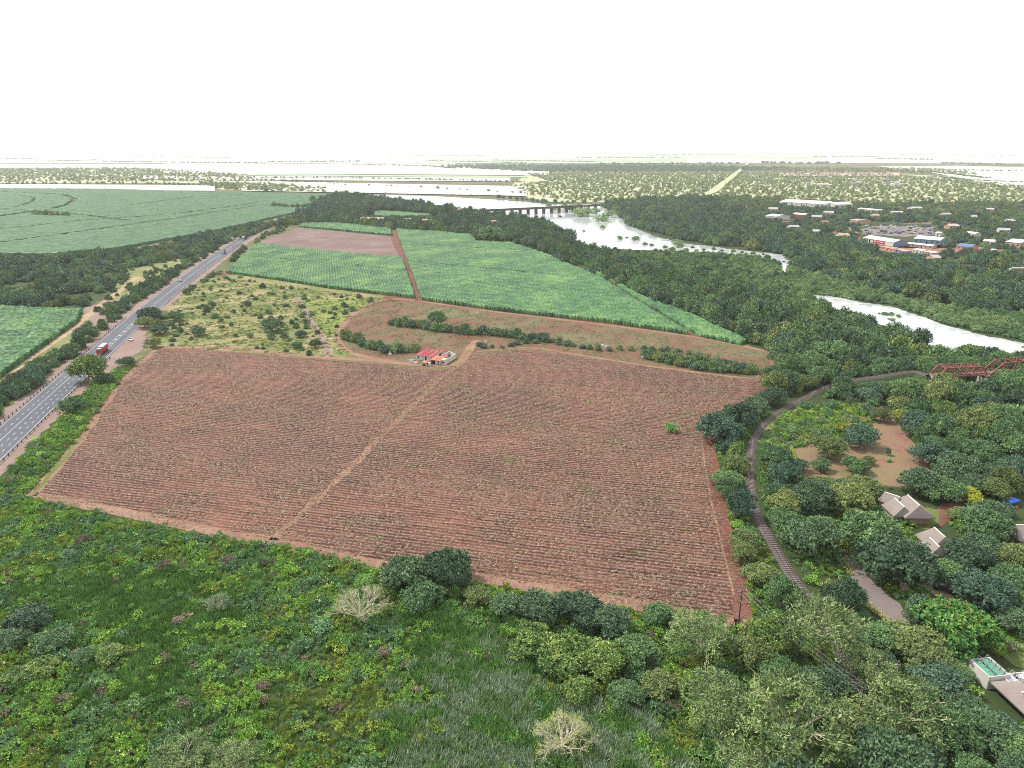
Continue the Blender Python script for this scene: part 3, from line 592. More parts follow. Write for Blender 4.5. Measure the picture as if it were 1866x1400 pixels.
def bank(w0, w1, z0, z1):
    a = TL + n_ * w0; b = TL + n_ * w1; c = TL - n_ * w1; d = TL - n_ * w0; k = len(TL)
    v = np.concatenate([np.c_[a, np.full(k, z0)], np.c_[b, tz + z1], np.c_[c, tz + z1], np.c_[d, np.full(k, z0)]]); i = np.arange(k - 1)
    return v, np.concatenate([np.stack([j * k + i, (j + 1) * k + i, (j + 1) * k + i + 1, j * k + i + 1], 1) for j in range(3)])
v, f = bank(1.35, 1.0, .02, .30); k_ = len(TL); v[:k_, 2] += tz * .93; v[3 * k_:, 2] += tz * .93; v[:k_, :2] += n_ * .12; v[3 * k_:, :2] -= n_ * .12
link('ballast', np_mesh('ballast', v, f), M['ballast'], rw)
v, f = bank(2.2, 1.8, .0, -.12); v[:k_, :2] += n_ * (tz * .8)[:, None]; v[3 * k_:, :2] -= n_ * (tz * .8)[:, None]; i_ = np.where(tz > .2)[0][0]; f = f[(f % k_).min(1) >= i_]; uq = np.unique(f); f = np.searchsorted(uq, f); link('embankment', np_mesh('embankment', v[uq], f), M['understorey'], rw)
for s_ in (-1, 1):
    b = MB(); L = TL + n_ * .55 * s_
    for i in range(len(L) - 1): b.bar((*L[i], tz[i] + .52), (*L[i + 1], tz[i + 1] + .52), .16, .16)
    b.build('rail', M['rail'], rw)
b = MB(); cum = np.concatenate([[0], np.cumsum(np.linalg.norm(np.diff(TL, axis=0), axis=1))]); d = 0
while d < cum[-1]:
    i = min(np.searchsorted(cum, d), len(TL) - 1); p = np.array([np.interp(d, cum, TL[:, 0]), np.interp(d, cum, TL[:, 1])]); z = np.interp(d, cum, tz)
    b.bar((*(p - n_[i] * 1.0), z + .37), (*(p + n_[i] * 1.0), z + .37), .28, .16); d += .95
tag(b.build('sleepers', M['sleeper'], rw), kind='stuff')

# truss bridge
M['truss_red'] = plain('truss_red', (.30, .085, .09), .7, .25, .8); M['concrete'] = plain('concrete', (.50, .47, .43), .9, .18, .6)
def truss(name, A, B, h, n, label, round_top=0.0):
    A = Vector(A); B = Vector(B); d = (B - A); Ls = d.length; d.normalize(); side = Vector((-d.y, d.x, 0)); o = empty(name, A.x, A.y, 0)
    Wd = 2.6; O = Vector((A.x, A.y, 0))
    def pt(s, z, k): return A + d * s + side * Wd * k + Vector((0, 0, z)) - O
    pl = Ls / n; hs = [h + round_top * math.sin(math.pi * i / n) for i in range(n + 1)]
    for k in (-1, 1):
        bc, tc = MB(), MB()
        def one(nm, a_, b_, w_, h_=None): MB().bar(a_, b_, w_, h_).build(nm, M['truss_red'], o)
        bc.bar(pt(0, 0, k), pt(Ls, 0, k), .35, .5)
        for i in range(1, n - 1): tc.bar(pt(i * pl, hs[i], k), pt((i + 1) * pl, hs[i + 1], k), .35, .4)
        one('end_post', pt(0, 0, k), pt(pl, hs[1], k), .45, .5); one('end_post', pt(Ls, 0, k), pt(Ls - pl, hs[n - 1], k), .45, .5)
        for i in range(1, n): one('vertical_bar', pt(i * pl, 0, k), pt(i * pl, hs[i], k), .28)
        for i in range(1, n - 1):
            if i < n / 2: one('diagonal_bar', pt(i * pl, hs[i], k), pt((i + 1) * pl, 0, k), .24)
            else: one('diagonal_bar', pt(i * pl, 0, k), pt((i + 1) * pl, hs[i + 1], k), .24)
        bc.build('lower_chord', M['truss_red'], o); tc.build('upper_chord', M['truss_red'], o)
    t = MB()
    for i in range(1, n): t.bar(pt(i * pl, hs[i] - .1, -1), pt(i * pl, hs[i] - .1, 1), .22)
    for i in range(1, n - 1): t.bar(pt(i * pl, hs[i], -1), pt((i + 1) * pl, hs[i + 1], 1), .14)
    t.build('top_bracing', M['truss_red'], o)
    fl = MB()
    for i in range(n + 1): fl.bar(pt(i * pl, .02, -1), pt(i * pl, .02, 1), .3, .45)
    for k in (-.3, .3): fl.bar(pt(0, .1, k), pt(Ls, .1, k), .25, .3)
    fl.build('floor_beams', M['truss_red'], o)
    sl = MB()
    for i in range(int(Ls / .8)): sl.bar(pt(i * .8 + .3, .35, -.5), pt(i * .8 + .3, .35, .5), .3, .15)
    sl.build('sleepers', M['sleeper'], o)
    tag(o, label, 'bridge span', 'spans of the red truss bridge'); return o
L1 = float(np.linalg.norm(BB - BA))
truss('truss_bridge_span', BA, BB, 3.9, 7, 'lower red steel truss span nearest the railway curve')
B2 = BB + bd * 1.2; truss('truss_bridge_span', B2, B2 + bd * 44, 4.6, 8, 'taller red steel truss span running out of view on the right', 1.2)
def pier(p, label, h=4.6):
    o = empty('bridge_pier', p[0], p[1]); a = math.atan2(bd[1], bd[0]); o.rotation_euler = (0, 0, a)
    b = MB(); b.box(-1.1, 1.1, -3.1, 3.1, h - .7, h)
    b.build('cap', M['concrete'], o, .08)
    for s_ in (-1, 1): MB().box(-.8, .8, s_ * 2.0 - .9, s_ * 2.0 + .9, 0, h - .7).build('column', M['concrete'], o, .1)
    MB().box(-.5, .5, -1.1, 1.1, 0, h - 1.6).build('web_wall', M['concrete'], o)
    tag(o, label, 'bridge pier')
pier(BB + bd * .6, 'pale concrete pier between the two red truss spans'); pier(BA - bd * .6, 'concrete pier under the left end of the red truss bridge'); pier(B2 + bd * 44.6, 'concrete pier at the far end of the tall red span')

# far road bridge over the river
fb0, fb1 = np.array(P(880, 384, 9)), np.array(P(1092, 374, 9)); fb = empty('road_bridge', fb0[0], fb0[1]); O = Vector((fb0[0], fb0[1], 0))
M['bridge_dark'] = plain('bridge_dark', (.09, .06, .055), .9, .2, .2)
a_, b_ = Vector(fb0) - O, Vector(fb1) - O; a_.z = b_.z = 8.5
MB().bar(a_, b_, 9, 1.8).build('deck', M['bridge_dark'], fb)
for s_ in (-1, 1):
    dd = (b_ - a_).normalized(); sd2 = Vector((-dd.y, dd.x, 0)) * 4.3 * s_; MB().bar(a_ + sd2 + Vector((0, 0, 1.3)), b_ + sd2 + Vector((0, 0, 1.3)), .3, .8).build('parapet', M['bridge_dark'], fb)
for i in range(15):
    p = a_.lerp(b_, (i + .5) / 15); d2 = (b_ - a_).normalized(); s2 = Vector((-d2.y, d2.x, 0))
    MB().bar(p + s2 * 3.6 + Vector((0, 0, -4.3)), p - s2 * 3.6 + Vector((0, 0, -4.3)), 1.7, 8.2).build('pier', M['bridge_dark'], fb)
tag(fb, 'long dark multi-span bridge low over the bright river far off', 'bridge')

# far straight road to the skyline
fr = ribbon('far_road', [P(1270, 362)[:2], P(1300, 350)[:2], P(1340, 318)[:2], P(1364, 298)[:2], P(1374, 290)[:2]], 24, 2.2, M['far_hazed'], 'pale straight road running to the skyline', 0, None, None, False)
ribbon('town_road', PP([(1350, 400), (1352, 385), (1362, 376), (1380, 372)]), 9, .06, M['verge'], 'bend of a pale road on the far bank', .5)
ribbon('town_road', PP([(1350, 398), (1365, 402), (1400, 412), (1450, 418), (1520, 430), (1560, 445), (1640, 462), (1700, 475), (1780, 486), (1900, 506)]), 9, .065, M['verge'], 'road through the town on the far bank', .5)


# ------------------------------------------------------------------ buildings
def wallmat(k, c): 
    if k not in M: M[k] = plain(k, c, .85, .12, .5)
    return M[k]
W_WHITE = wallmat('wall_white', (.62, .60, .56)); W_PINK = wallmat('wall_pink', (.50, .33, .28)); W_ORANGE = wallmat('wall_orange', (.55, .28, .17)); W_BLUE = wallmat('wall_blue', (.20, .26, .36)); W_BRICK = wallmat('brick', (.36, .20, .17))
R_WHITE = wallmat('roof_white', (.60, .585, .56)); R_BLUE = wallmat('roof_blue', (.13, .20, .36)); R_GREY = wallmat('roof_grey', (.40, .41, .43)); R_PALE = wallmat('roof_pale', (.46, .43, .40)); DARK = wallmat('opening_dark', (.02, .02, .025)); W_RED = wallmat('panel_red', (.55, .03, .05)); W_SKY = wallmat('curtain_blue', (.45, .58, .66)); W_NAVY = wallmat('door_blue', (.05, .07, .25))
def corr(name, cols, scale=9.0):
    m, n, p = new_mat(name); co = objco(n); wv = n.nodes.new('ShaderNodeTexWave'); wv.bands_direction = 'X'; wv.inputs['Scale'].default_value = scale / 6.283; n.links.new(co, wv.inputs['Vector'])
    mp = n.nodes.new('ShaderNodeMapping'); mp.inputs['Scale'].default_value = (1.1, .03, .03); n.links.new(co, mp.inputs['Vector'])
    t = noise(n, 1.0, 2, mp.outputs[0]); t2 = noise(n, .7, 4, co); f = mixc(n, t.outputs[0], t2.outputs[0], .3)
    r = ramp(n, cols); n.links.new(f, r.inputs[0]); n.links.new(r.outputs[0], p.inputs['Base Color']); bump(n, p, wv.outputs[1], .5, .06); p.inputs['Roughness'].default_value = .5; return m
M['corr_red'] = corr('corr_red', [(.40, (.24, .02, .035)), (.5, (.33, .04, .055)), (.56, (.48, .27, .24)), (.6, (.32, .035, .05))])
M['corr_rust'] = corr('corr_rust', [(.4, (.42, .08, .05)), (.5, (.50, .17, .09)), (.6, (.55, .36, .24))])
M['thatch'] = ground_mat('thatch', [(.3, (.19, .155, .14)), (.5, (.28, .235, .215)), (.7, (.38, .33, .30))], .2, 5, .6, .1)
M['ridge_cap'] = plain('ridge_cap', (.72, .68, .63), .8, .1, 2)

def opening(parent, x, z, w_, h_, name='window', mat=None, y=-.03):
    f = MB(); f.box(x - w_ / 2 - .08, x + w_ / 2 + .08, y - .03, y + .02, z - .08, z + h_ + .08).build(name, W_WHITE, parent)
    o = list(COL.objects)[-1]; MB().box(x - w_ / 2, x + w_ / 2, y - .06, y - .035, z, z + h_).build('pane' if name == 'window' else 'leaf', mat or DARK, o); return o
def shed(name, label, p1, p2, D, H, rH, wm, rm, cat='building', ops=3, mono=False, over=.4, group=None, door=True):
    """gabled building: front wall stands on the line p1-p2 (photo pixels, left to right) and the body reaches D metres back"""
    a = np.array(P(*p1)[:2]); b = np.array(P(*p2)[:2]); L = float(np.linalg.norm(b - a)); rz = math.atan2(b[1] - a[1], b[0] - a[0])
    o = empty(name, a[0], a[1], 0, rz); m = MB()
    if mono: m.add([(0, 0, 0), (L, 0, 0), (L, D, 0), (0, D, 0), (0, 0, H), (L, 0, H), (L, D, H + rH), (0, D, H + rH)], [(0, 3, 2, 1), (0, 1, 5, 4), (1, 2, 6, 5), (2, 3, 7, 6), (3, 0, 4, 7), (4, 5, 6, 7)])
    else: m.add([(0, 0, 0), (L, 0, 0), (L, D, 0), (0, D, 0), (0, 0, H), (L, 0, H), (L, D, H), (0, D, H), (0, D / 2, H + rH), (L, D / 2, H + rH)], [(0, 3, 2, 1), (0, 1, 5, 4), (2, 3, 7, 6), (1, 2, 6, 9, 5), (3, 0, 4, 8, 7), (4, 5, 9, 8), (6, 7, 8, 9)])
    m.build('wall', wm, o); r = MB(); t = .12; q = over
    if mono:
        s_ = rH / D; z0 = H + .02 - q * s_; z1 = H + .02 + rH + q * s_
        r.add([(-q, -q, z0), (L + q, -q, z0), (L + q, D + q, z1), (-q, D + q, z1), (-q, -q, z0 + t), (L + q, -q, z0 + t), (L + q, D + q, z1 + t), (-q, D + q, z1 + t)], [(0, 3, 2, 1), (4, 5, 6, 7), (0, 1, 5, 4), (1, 2, 6, 5), (2, 3, 7, 6), (3, 0, 4, 7)])
    else:
        s_ = rH / (D / 2)
        for sg in (0, 1):
            y0 = -q if not sg else D + q; z0 = H + .02 - q * s_; zr = H + .02 + rH
            r.add([(-q, y0, z0), (L + q, y0, z0), (L + q, D / 2, zr), (-q, D / 2, zr), (-q, y0, z0 + t), (L + q, y0, z0 + t), (L + q, D / 2, zr + t), (-q, D / 2, zr + t)], [(0, 3, 2, 1), (4, 5, 6, 7), (0, 1, 5, 4), (1, 2, 6, 5), (3, 0, 4, 7), (2, 3, 7, 6)])
    r.build('roof', rm, o)
    for i in range(ops):
        x = L * (i + .5) / ops
        if door and i == ops // 2: opening(o, x, .02, min(1.0 + .1 * H, L / ops * .5), H * .72, 'door', DARK)
        else: opening(o, x, H * .35, min(1.4 + .1 * H, L / ops * .6), H * .32)
    tag(o, label, cat, group); return o

# farmhouse compound at the far edge of the ploughed field
o = shed('farmhouse', 'small white house under a red corrugated roof at the edge of the ploughed field', (758, 655.5), (785, 659.5), 8, 2.5, .9, W_WHITE, M['corr_red'], 'house', 0, True, .5)
opening(o, 5.9, .05, .9, 2.0, 'door', DARK); opening(o, 1.4, .9, .9, .9); MB().box(2.4, 4.6, -.09, -.05, .2, 2.2).build('curtain', W_SKY, o)
o = shed('veranda_house', 'low house with orange rusty roof and dark open veranda, middle of the farm compound', (785, 663.5), (802, 665.5), 5.2, 2.2, .5, W_WHITE, M['corr_rust'], 'house', 0, True, .5)
MB().box(.3, 2.6, -.08, -.03, .05, 2.0).build('veranda_opening', DARK, o); opening(o, 4.2, .1, .7, 1.9, 'door', W_NAVY); MB().cyl((2.9, -.45, 0), .07, 2.3, 8).build('post', W_WHITE, o)
def yard(px4, h, label, name='yard_wall'):
    q = [P(*p)[:2] for p in px4]; c = q[0]; o = empty(name, c[0], c[1]); m = MB(); n = len(q)
    for i in range(n):
        a, b = np.array(q[i]) - c, np.array(q[(i + 1) % n]) - c; d = (b - a) / np.linalg.norm(b - a) * .12; m2 = MB().bar((*(a + d * (1 if i % 2 else -1)), h / 2), (*(b - d * (1 if i % 2 else -1)), h / 2), .24, h); m2.build('wall', W_WHITE, o)
    tag(o, label, 'wall'); return o
yw = yard([(811.5, 664.5), (830, 653.5), (819, 648.5), (804, 656.5)], 2.4, 'white roofless walled yard at the right end of the farm compound')
a_, b_ = np.array(P(811.5, 664.5)), np.array(P(804, 656.5)); 
shed('lean_to', 'little lean-to with a red sheet roof inside the white walled yard', (810, 658.8), (817, 658.2), 2.4, 1.9, .4, W_BRICK, M['corr_red'], 'shed', 0, True, .15)
shed('outhouse', 'white gatehouse with one dark window at the near corner of the walled yard', (804.5, 664.8), (811, 665.6), 2.2, 2.5, .15, W_WHITE, R_WHITE, 'shed', 1, True, .1, None, False)
shed('lean_to', 'red roofed shed behind the orange-roofed house', (797, 650.5), (808, 651.8), 3, 2.3, .4, W_WHITE, M['corr_red'], 'shed', 1, True, .3)
shed('outhouse', 'small pink shed with a rusty roof in front of the red-roofed house', (768, 666.5), (777.5, 667.5), 2.6, 1.6, .25, W_PINK, M['corr_rust'], 'shed', 1, True, .15)
def tank(u, v, r, h, label):
    p = P(u, v); o = empty('water_tank', p[0], p[1]); MB().cyl((0, 0, .25), r, h, 20).cyl((0, 0, h + .25), r, .35, 20, 'z', r * .35).build('drum', W_WHITE, o, .03); MB().cyl((0, 0, 0), r * 1.1, .25, 20).build('plinth', M['concrete'], o); MB().cyl((0, 0, h + .6), r * .25, .12, 12).build('lid', DARK, o); tag(o, label, 'water tank')
tank(782.5, 666.5, .75, 1.3, 'round white water tank between the pink shed and the veranda')
def rubble(u, v, label):
    p = P(u, v); o = empty('rubble_heap', p[0], p[1]); k = 0
    for mt in (W_WHITE, W_PINK, M['steel']):
        b = MB()
        for i in range(9):
            x, y = random.gauss(0, .9), random.gauss(0, .7); q = random.uniform(.2, .6); z = random.uniform(0, .3); t = random.uniform(0, .5)
            b.add([(x - q, y - q * .6, z), (x + q, y - q * .5, z + t), (x + q * .8, y + q, z), (x - q, y + q * .7, z + .1), (x, y, z + q)], [(0, 1, 4), (1, 2, 4), (2, 3, 4), (3, 0, 4), (0, 3, 2, 1)])
        b.build('pieces', mt, o)['kind'] = 'stuff'
    tag(o, label, 'rubble heap')
rubble(748.5, 658, 'pale heap of rubble left of the red-roofed farmhouse'); rubble(757, 661, 'small heap of scrap in front of the farmhouse')
sheet('house_grass', [(802, 668), (812, 667), (832, 655), (836, 652), (838, 658), (825, 667), (808, 671)], .05, M['lawn'], 'green grass strip along the white yard wall', .1)

# thatched lodges
def gable(o, A, B, wd, ze, tag_=True, hip=0.0):
    """roof block with ridge A-B (world), full width wd and eave height ze"""
    O = o.location; A = Vector(A) - Vector((O.x, O.y, 0)); B = Vector(B) - Vector((O.x, O.y, 0)); d = (B - A); d.z = 0; L = d.length; d.normalize(); s_ = Vector((-d.y, d.x, 0)) * wd / 2
    def g(p, z): return Vector((p.x, p.y, z))
    a0, a1, b0, b1 = g(A - s_, ze) - d * hip, g(A + s_, ze) - d * hip, g(B - s_, ze) + d * hip, g(B + s_, ze) + d * hip; th = Vector((0, 0, .30))
    MB().add([a0, a1, b1, b0, A, B, a0 - th, a1 - th, b1 - th, b0 - th], [(0, 4, 5, 3), (1, 2, 5, 4), (0, 1, 4), (2, 3, 5), (0, 6, 7, 1), (1, 7, 8, 2), (2, 8, 9, 3), (3, 9, 6, 0), (6, 9, 8, 7)]).build('roof', M['thatch'], o)
    cp = MB(); cp.bar(A + Vector((0, 0, .04)), B + Vector((0, 0, .04)), .34, .18)
    cp.build('ridge_cap', M['ridge_cap'], o)
    k = .82; w0, w1, w2, w3 = [g(p, 0) for p in (A - s_ * k, B - s_ * k, B + s_ * k, A + s_ * k)]; hz = ze - .1
    MB().add([w0, w1, w2, w3] + [g(p, hz) for p in (w0, w1, w2, w3)], [(0, 1, 5, 4), (1, 2, 6, 5), (2, 3, 7, 6), (3, 0, 4, 7), (4, 5, 6, 7)]).build('wall', W_PINK, o)
def lodge(label, blocks):
    A = blocks[0][0]; o = empty('thatched_lodge', A[0], A[1])
    for b in blocks: gable(o, *b)
    tag(o, label, 'lodge'); return o
lodge('larger thatched lodge roof with pale ridge caps, upper one in the trees on the right', [(P(1654, 902, 5.6), P(1676, 922, 5.6), 8.5, 2.6, True, 1.6), (P(1630, 908, 5.0), P(1648, 924, 5.0), 6, 2.5, True, .8), (P(1612, 897, 4.6), P(1640, 906, 5.0), 4.6, 2.6, True, .5)])
lodge('lower thatched lodge roof, half hidden by a big round tree, above a small lawn', [(P(1702, 961, 5.4), P(1722, 979, 5.4), 7.5, 2.5, True, 1.4), (P(1694, 980, 4.8), P(1712, 997, 4.8), 5, 2.4, True, .7)])
lodge('thatched lodge roof cut by the right edge of the view, beside the blue canopy', [(P(1852, 957, 5.0), P(1895, 958, 5.0), 7.5, 2.5, True, 1.0)])
lodge('broad pinkish thatched roof in the lower right corner beside the grey panels', [(P(1862, 1262, 3.6), P(1925, 1256, 3.6), 9.5, 2.2, True, 2.2)])
sheet('lawn', [(1655, 935), (1690, 925), (1712, 930), (1712, 952), (1690, 965), (1660, 960)], .05, M['lawn'], 'small lawn between the two thatched lodges', .2)
sheet('lawn', [(1720, 1000), (1760, 985), (1775, 1010), (1740, 1040), (1715, 1035)], .05, M['lawn'], 'small lawn below the second thatched lodge', .2)
sheet('yard', [(1708, 925), (1760, 900), (1770, 925), (1730, 950), (1712, 960), (1705, 945)], .045, M['soil_red'], 'red earth path between the lodges', .2)
sheet('yard', [(1440, 818), (1470, 815), (1500, 806), (1560, 812), (1585, 790), (1602, 755), (1622, 752), (1650, 790), (1680, 830), (1712, 865), (1700, 885), (1640, 888), (1560, 880), (1500, 878), (1462, 868)], .04, M['yard'], 'open reddish yard with scattered trees among the woods', .5)
sheet('drive', [(1540, 1010), (1560, 1025), (1590, 1060), (1640, 1100), (1655, 1130), (1670, 1170), (1700, 1200), (1770, 1200), (1760, 1230), (1660, 1190), (1640, 1160), (1590, 1110), (1555, 1060), (1535, 1020)], .045, M['gravel'], 'gravel drive behind the yellow hedge', .2)
sheet('terrace', [(1668, 1062), (1700, 1068), (1735, 1085), (1745, 1098), (1735, 1100), (1700, 1085), (1680, 1078)], .06, M['path_pale'], 'pale paved terrace beside the jeep', .1)
sheet('bare_patch', [(1540, 758), (1590, 742), (1610, 740), (1580, 765), (1545, 790), (1540, 780)], .04, M['path_dirt'], 'short bare track leading to the yard', .3)
sheet('yard', [(1775, 1120), (1870, 1150), (1990, 1200), (1990, 1240), (1850, 1215), (1800, 1180)], .045, M['lawn'], 'brownish lawn right of the flowering tree', .3)
sheet('clearing', [(1395, 770), (1450, 745), (1530, 735), (1560, 750), (1540, 785), (1450, 815), (1410, 830), (1385, 810)], .03, M['veld'], 'grassy gap between the railway and the yard', .5)
# brick oven shed and jeep
shed('brick_shed', 'small brick shed with a flat top beside the parked jeep', (1685, 1066), (1703, 1068), 1.6, 1.6, .1, W_BRICK, W_BRICK, 'shed', 1, True, .05)
shed('brick_shed', 'little brick hut almost hidden under the round tree above the gravel drive', (1641, 1083), (1655, 1085), 2, 1.8, .1, W_BRICK, W_BRICK, 'shed', 1, True, .05)
# roofs with rows of panels
M['panel_green'] = plain('panel_green', (.10, .30, .20), .35, .2, 1.5); M['panel_grey'] = plain('panel_grey', (.45, .47, .50), .3, .15, 1.5)
def panel_roof(label, A, B, C, h, pm, n, wm=W_WHITE):
    A, B, C = (np.array(P(*q, h)[:2]) for q in (A, B, C)); a = A - B; b = C - B; La, Lb = np.linalg.norm(a), np.linalg.norm(b); a /= La; b = np.array([a[1], -a[0]]) * (1 if np.dot([a[1], -a[0]], b) > 0 else -1)
    o = empty('flat_roofed_building', B[0], B[1])
    def q(u, v, z): p = a * u + b * v; return (p[0], p[1], z)
    m = MB(); t = .25
    for (u0, u1, v0, v1) in ((0, La, 0, t), (0, La, Lb - t, Lb), (0, t, t, Lb - t), (La - t, La, t, Lb - t)):
        m.add([q(u0, v0, 0), q(u1, v0, 0), q(u1, v1, 0), q(u0, v1, 0), q(u0, v0, h), q(u1, v0, h), q(u1, v1, h), q(u0, v1, h)], [(0, 1, 2, 3), (4, 7, 6, 5), (0, 4, 5, 1), (1, 5, 6, 2), (2, 6, 7, 3), (3, 7, 4, 0)])
    m.build('wall', wm, o); MB().add([q(t, t, h - .5), q(La - t, t, h - .5), q(La - t, Lb - t, h - .5), q(t, Lb - t, h - .5)], [(0, 1, 2, 3)]).build('roof', DARK, o)
    pw = (Lb - .6) / n
    for i in range(n):
        v0 = .3 + i * pw; pn = MB(); th = .06
        for z_ in (0, th): pass
        pn.add([q(.4, v0, h - .35), q(La - .4, v0, h - .35), q(La - .4, v0 + pw * .62, h + .05), q(.4, v0 + pw * .62, h + .05), q(.4, v0, h - .28), q(La - .4, v0, h - .28), q(La - .4, v0 + pw * .62, h + .12), q(.4, v0 + pw * .62, h + .12)], [(0, 3, 2, 1), (4, 5, 6, 7), (0, 1, 5, 4), (1, 2, 6, 5), (2, 3, 7, 6), (3, 0, 4, 7)])
        pn.build('panel', pm, o); fr_ = MB(); vv = v0 + pw * .7
        fr_.bar(q(.2, vv, h + .9), q(La - .2, vv, h + .9), .07)
        for k in range(5):
            u = .3 + (La - .6) * k / 4; fr_.bar(q(u, vv, h - .4), q(u, vv, h + .9), .07); fr_.bar(q(u, vv, h + .9), q(u, v0 + pw * .3, h - .1), .05)
        fr_.build('panel_frame', M['steel'], o)
    tag(o, label, 'building'); return o
panel_roof('white walled flat roof carrying green panels in steel frames', (1767, 1201), (1803, 1234), (1839, 1229), 3.0, M['panel_green'], 2)
panel_roof('flat roof with grey-white panels beside the green panelled roof', (1822, 1228), (1846, 1250), (1915, 1236), 2.4, M['panel_grey'], 3)
# blue canopy
p = P(1841, 921); o = empty('blue_canopy', p[0], p[1], 0, .4); M['blue_cloth'] = plain('blue_cloth', (.03, .10, .50), .6, .25, 1)
MB().add([(-2, -1.5, 1.9), (2, -1.5, 1.9), (2, 1.5, 1.9), (-2, 1.5, 1.9), (0, 0, 2.8), (-2, -1.5, 1.6), (2, -1.5, 1.6), (2, 1.5, 1.6), (-2, 1.5, 1.6)], [(0, 1, 4), (1, 2, 4), (2, 3, 4), (3, 0, 4), (0, 5, 6, 1), (1, 6, 7, 2), (2, 7, 8, 3), (3, 8, 5, 0)]).build('cloth', M['blue_cloth'], o)
for sx in (-1.9, 1.9):
    for sy in (-1.4, 1.4): MB().cyl((sx, sy, 0), .04, 1.9, 8).build('pole', M['steel'], o)
tag(o, 'small blue canopy under the trees by the right edge', 'canopy')
p = P(1852.5, 926); o = empty('orange_cone', p[0], p[1]); MB().box(-.35, .35, -.35, .35, 0, .08).build('base', W_ORANGE, o); MB().cyl((0, 0, .08), .28, 1.0, 12, 'z', .06).build('cone', wallmat('cone_orange', (.8, .15, .04)), o); MB().cyl((0, 0, .5), .19, .18, 12, 'z', .15).build('band', W_WHITE, o); tag(o, 'orange and white cone standing beside the blue canopy', 'cone')

# far buildings
shed('warehouse', 'very long white-roofed warehouse on the far bank, largest roof of the town', (1420, 373.5), (1503, 379), 48, 6, 4, W_WHITE, R_WHITE, 'warehouse', 9)
shed('warehouse', 'shorter white hall joined to the right of the very long warehouse', (1521, 379.5), (1554, 378.5), 36, 6, 3, W_WHITE, R_WHITE, 'warehouse', 4)
shed('house', 'white two-storey house at the left edge of the town, by the road bend', (1394, 400.5), (1414, 402.5), 30, 6, 2, W_WHITE, R_WHITE, 'house', 4)
shed('long_shed', 'low white roofed shed right of the white hall', (1562, 385), (1602, 388.5), 14, 4, 1.5, W_PINK, R_WHITE, 'shed', 6)
shed('house', 'white roofed house with a red side wall below the long warehouse', (1444, 395), (1466, 397), 12, 4, 2, W_RED, R_WHITE, 'house', 3)
shed('house', 'pale pink house in the middle of the town', (1548, 407), (1561, 409), 22, 5, 1, W_PINK, W_PINK, 'house', 3)
o = shed('shop_hall', 'white-roofed hall with a blue gable and a red banner on its long front', (1572, 440.5), (1627, 450), 17, 4.5, 2.6, W_WHITE, R_WHITE, 'shop hall', 0)
bn = MB().box(16, 35, -.16, -.10, 1.0, 4.3).build('banner', W_RED, o); lt = MB()
lt.box(18.5, 21, -.20, -.165, 2.0, 3.6)
for i in range(5): lt.box(23 + i * 2.0, 24.6 + i * 2.0, -.20, -.165, 2.2 + .1 * (i % 2), 3.2)
lt.build('lettering', W_WHITE, bn)
for x in (3, 7, 11): opening(o, x, .2, 2.4, 3.6, 'door', DARK)
LL = float(np.linalg.norm(np.array(P(1627, 450)) - np.array(P(1572, 440.5)))); MB().add([(LL + .03, 0.2, 0), (LL + .03, 16.8, 0), (LL + .03, 16.8, 4.4), (LL + .03, 8.5, 6.9), (LL + .03, .2, 4.4), (LL + .12, 0.2, 0), (LL + .12, 16.8, 0), (LL + .12, 16.8, 4.4), (LL + .12, 8.5, 6.9), (LL + .12, .2, 4.4)], [(0, 1, 2, 3, 4), (5, 9, 8, 7, 6), (0, 5, 6, 1), (1, 6, 7, 2), (2, 7, 8, 3), (3, 8, 9, 4), (4, 9, 5, 0)]).build('gable_panel', W_BLUE, o)
shed('warehouse', 'white-roofed warehouse with a blue front right behind the red-bannered hall', (1664, 443), (1712, 447), 26, 5, 2.5, W_BLUE, R_WHITE, 'warehouse', 5)
shed('long_shed', 'long low white roof in front of the blue-fronted warehouse', (1652, 449), (1698, 454), 9, 3, 1, W_PINK, R_WHITE, 'shed', 6)
shed('house', 'orange walled house with a blue roof at the right of the town', (1742, 454), (1768, 457), 14, 3.6, 2.2, W_ORANGE, R_BLUE, 'house', 3)
shed('house', 'white roofed house standing clear at the far right of the town', (1831, 449), (1858, 452), 24, 5, 2.6, W_PINK, R_WHITE, 'house', 3)
shed('house', 'small white roof between the trees above the blue-roofed house', (1757, 430.5), (1776, 432.5), 12, 4, 1.5, W_WHITE, R_WHITE, 'house', 3)
shed('house', 'white roof half hidden left of the clear-standing white house', (1790, 446), (1810, 447.5), 14, 4, 1.5, W_WHITE, R_WHITE, 'house', 3)
shed('kiosk', 'tiny white hut at the roadside in the right part of the town', (1804, 460.5), (1812, 461.5), 5, 3, .8, W_WHITE, R_WHITE, 'kiosk', 1)
shed('kiosk', 'small white kiosk behind the yard of parked vehicles', (1704, 430), (1713, 431), 6, 4, 1, W_WHITE, R_WHITE, 'kiosk', 1)
for i, (p1, p2, D, H_, wm, rm, lb) in enumerate([((1605, 455), (1628, 459.5), 5, 3, W_ORANGE, W_ORANGE, 'orange walled stall row left of the white gate kiosk'), ((1630, 460), (1650, 464), 5, 3, W_BLUE, W_PINK, 'grey-blue stall right of the white gate kiosk'), ((1662, 460), (1680, 463), 6, 3, W_WHITE, R_WHITE, 'white roofed stall on the road below the low white roof'), ((1684, 464), (1700, 467), 6, 3, W_PINK, R_WHITE, 'pinkish stall at the right end of the stall row')]): shed('market_stall', lb, p1, p2, D, H_, .6, wm, rm, 'stall', 3, True)
shed('kiosk', 'narrow white gate kiosk between the orange and the grey stalls', (1627.5, 460), (1630.5, 460.6), 3, 4.2, .3, W_WHITE, R_WHITE, 'kiosk', 1, True)
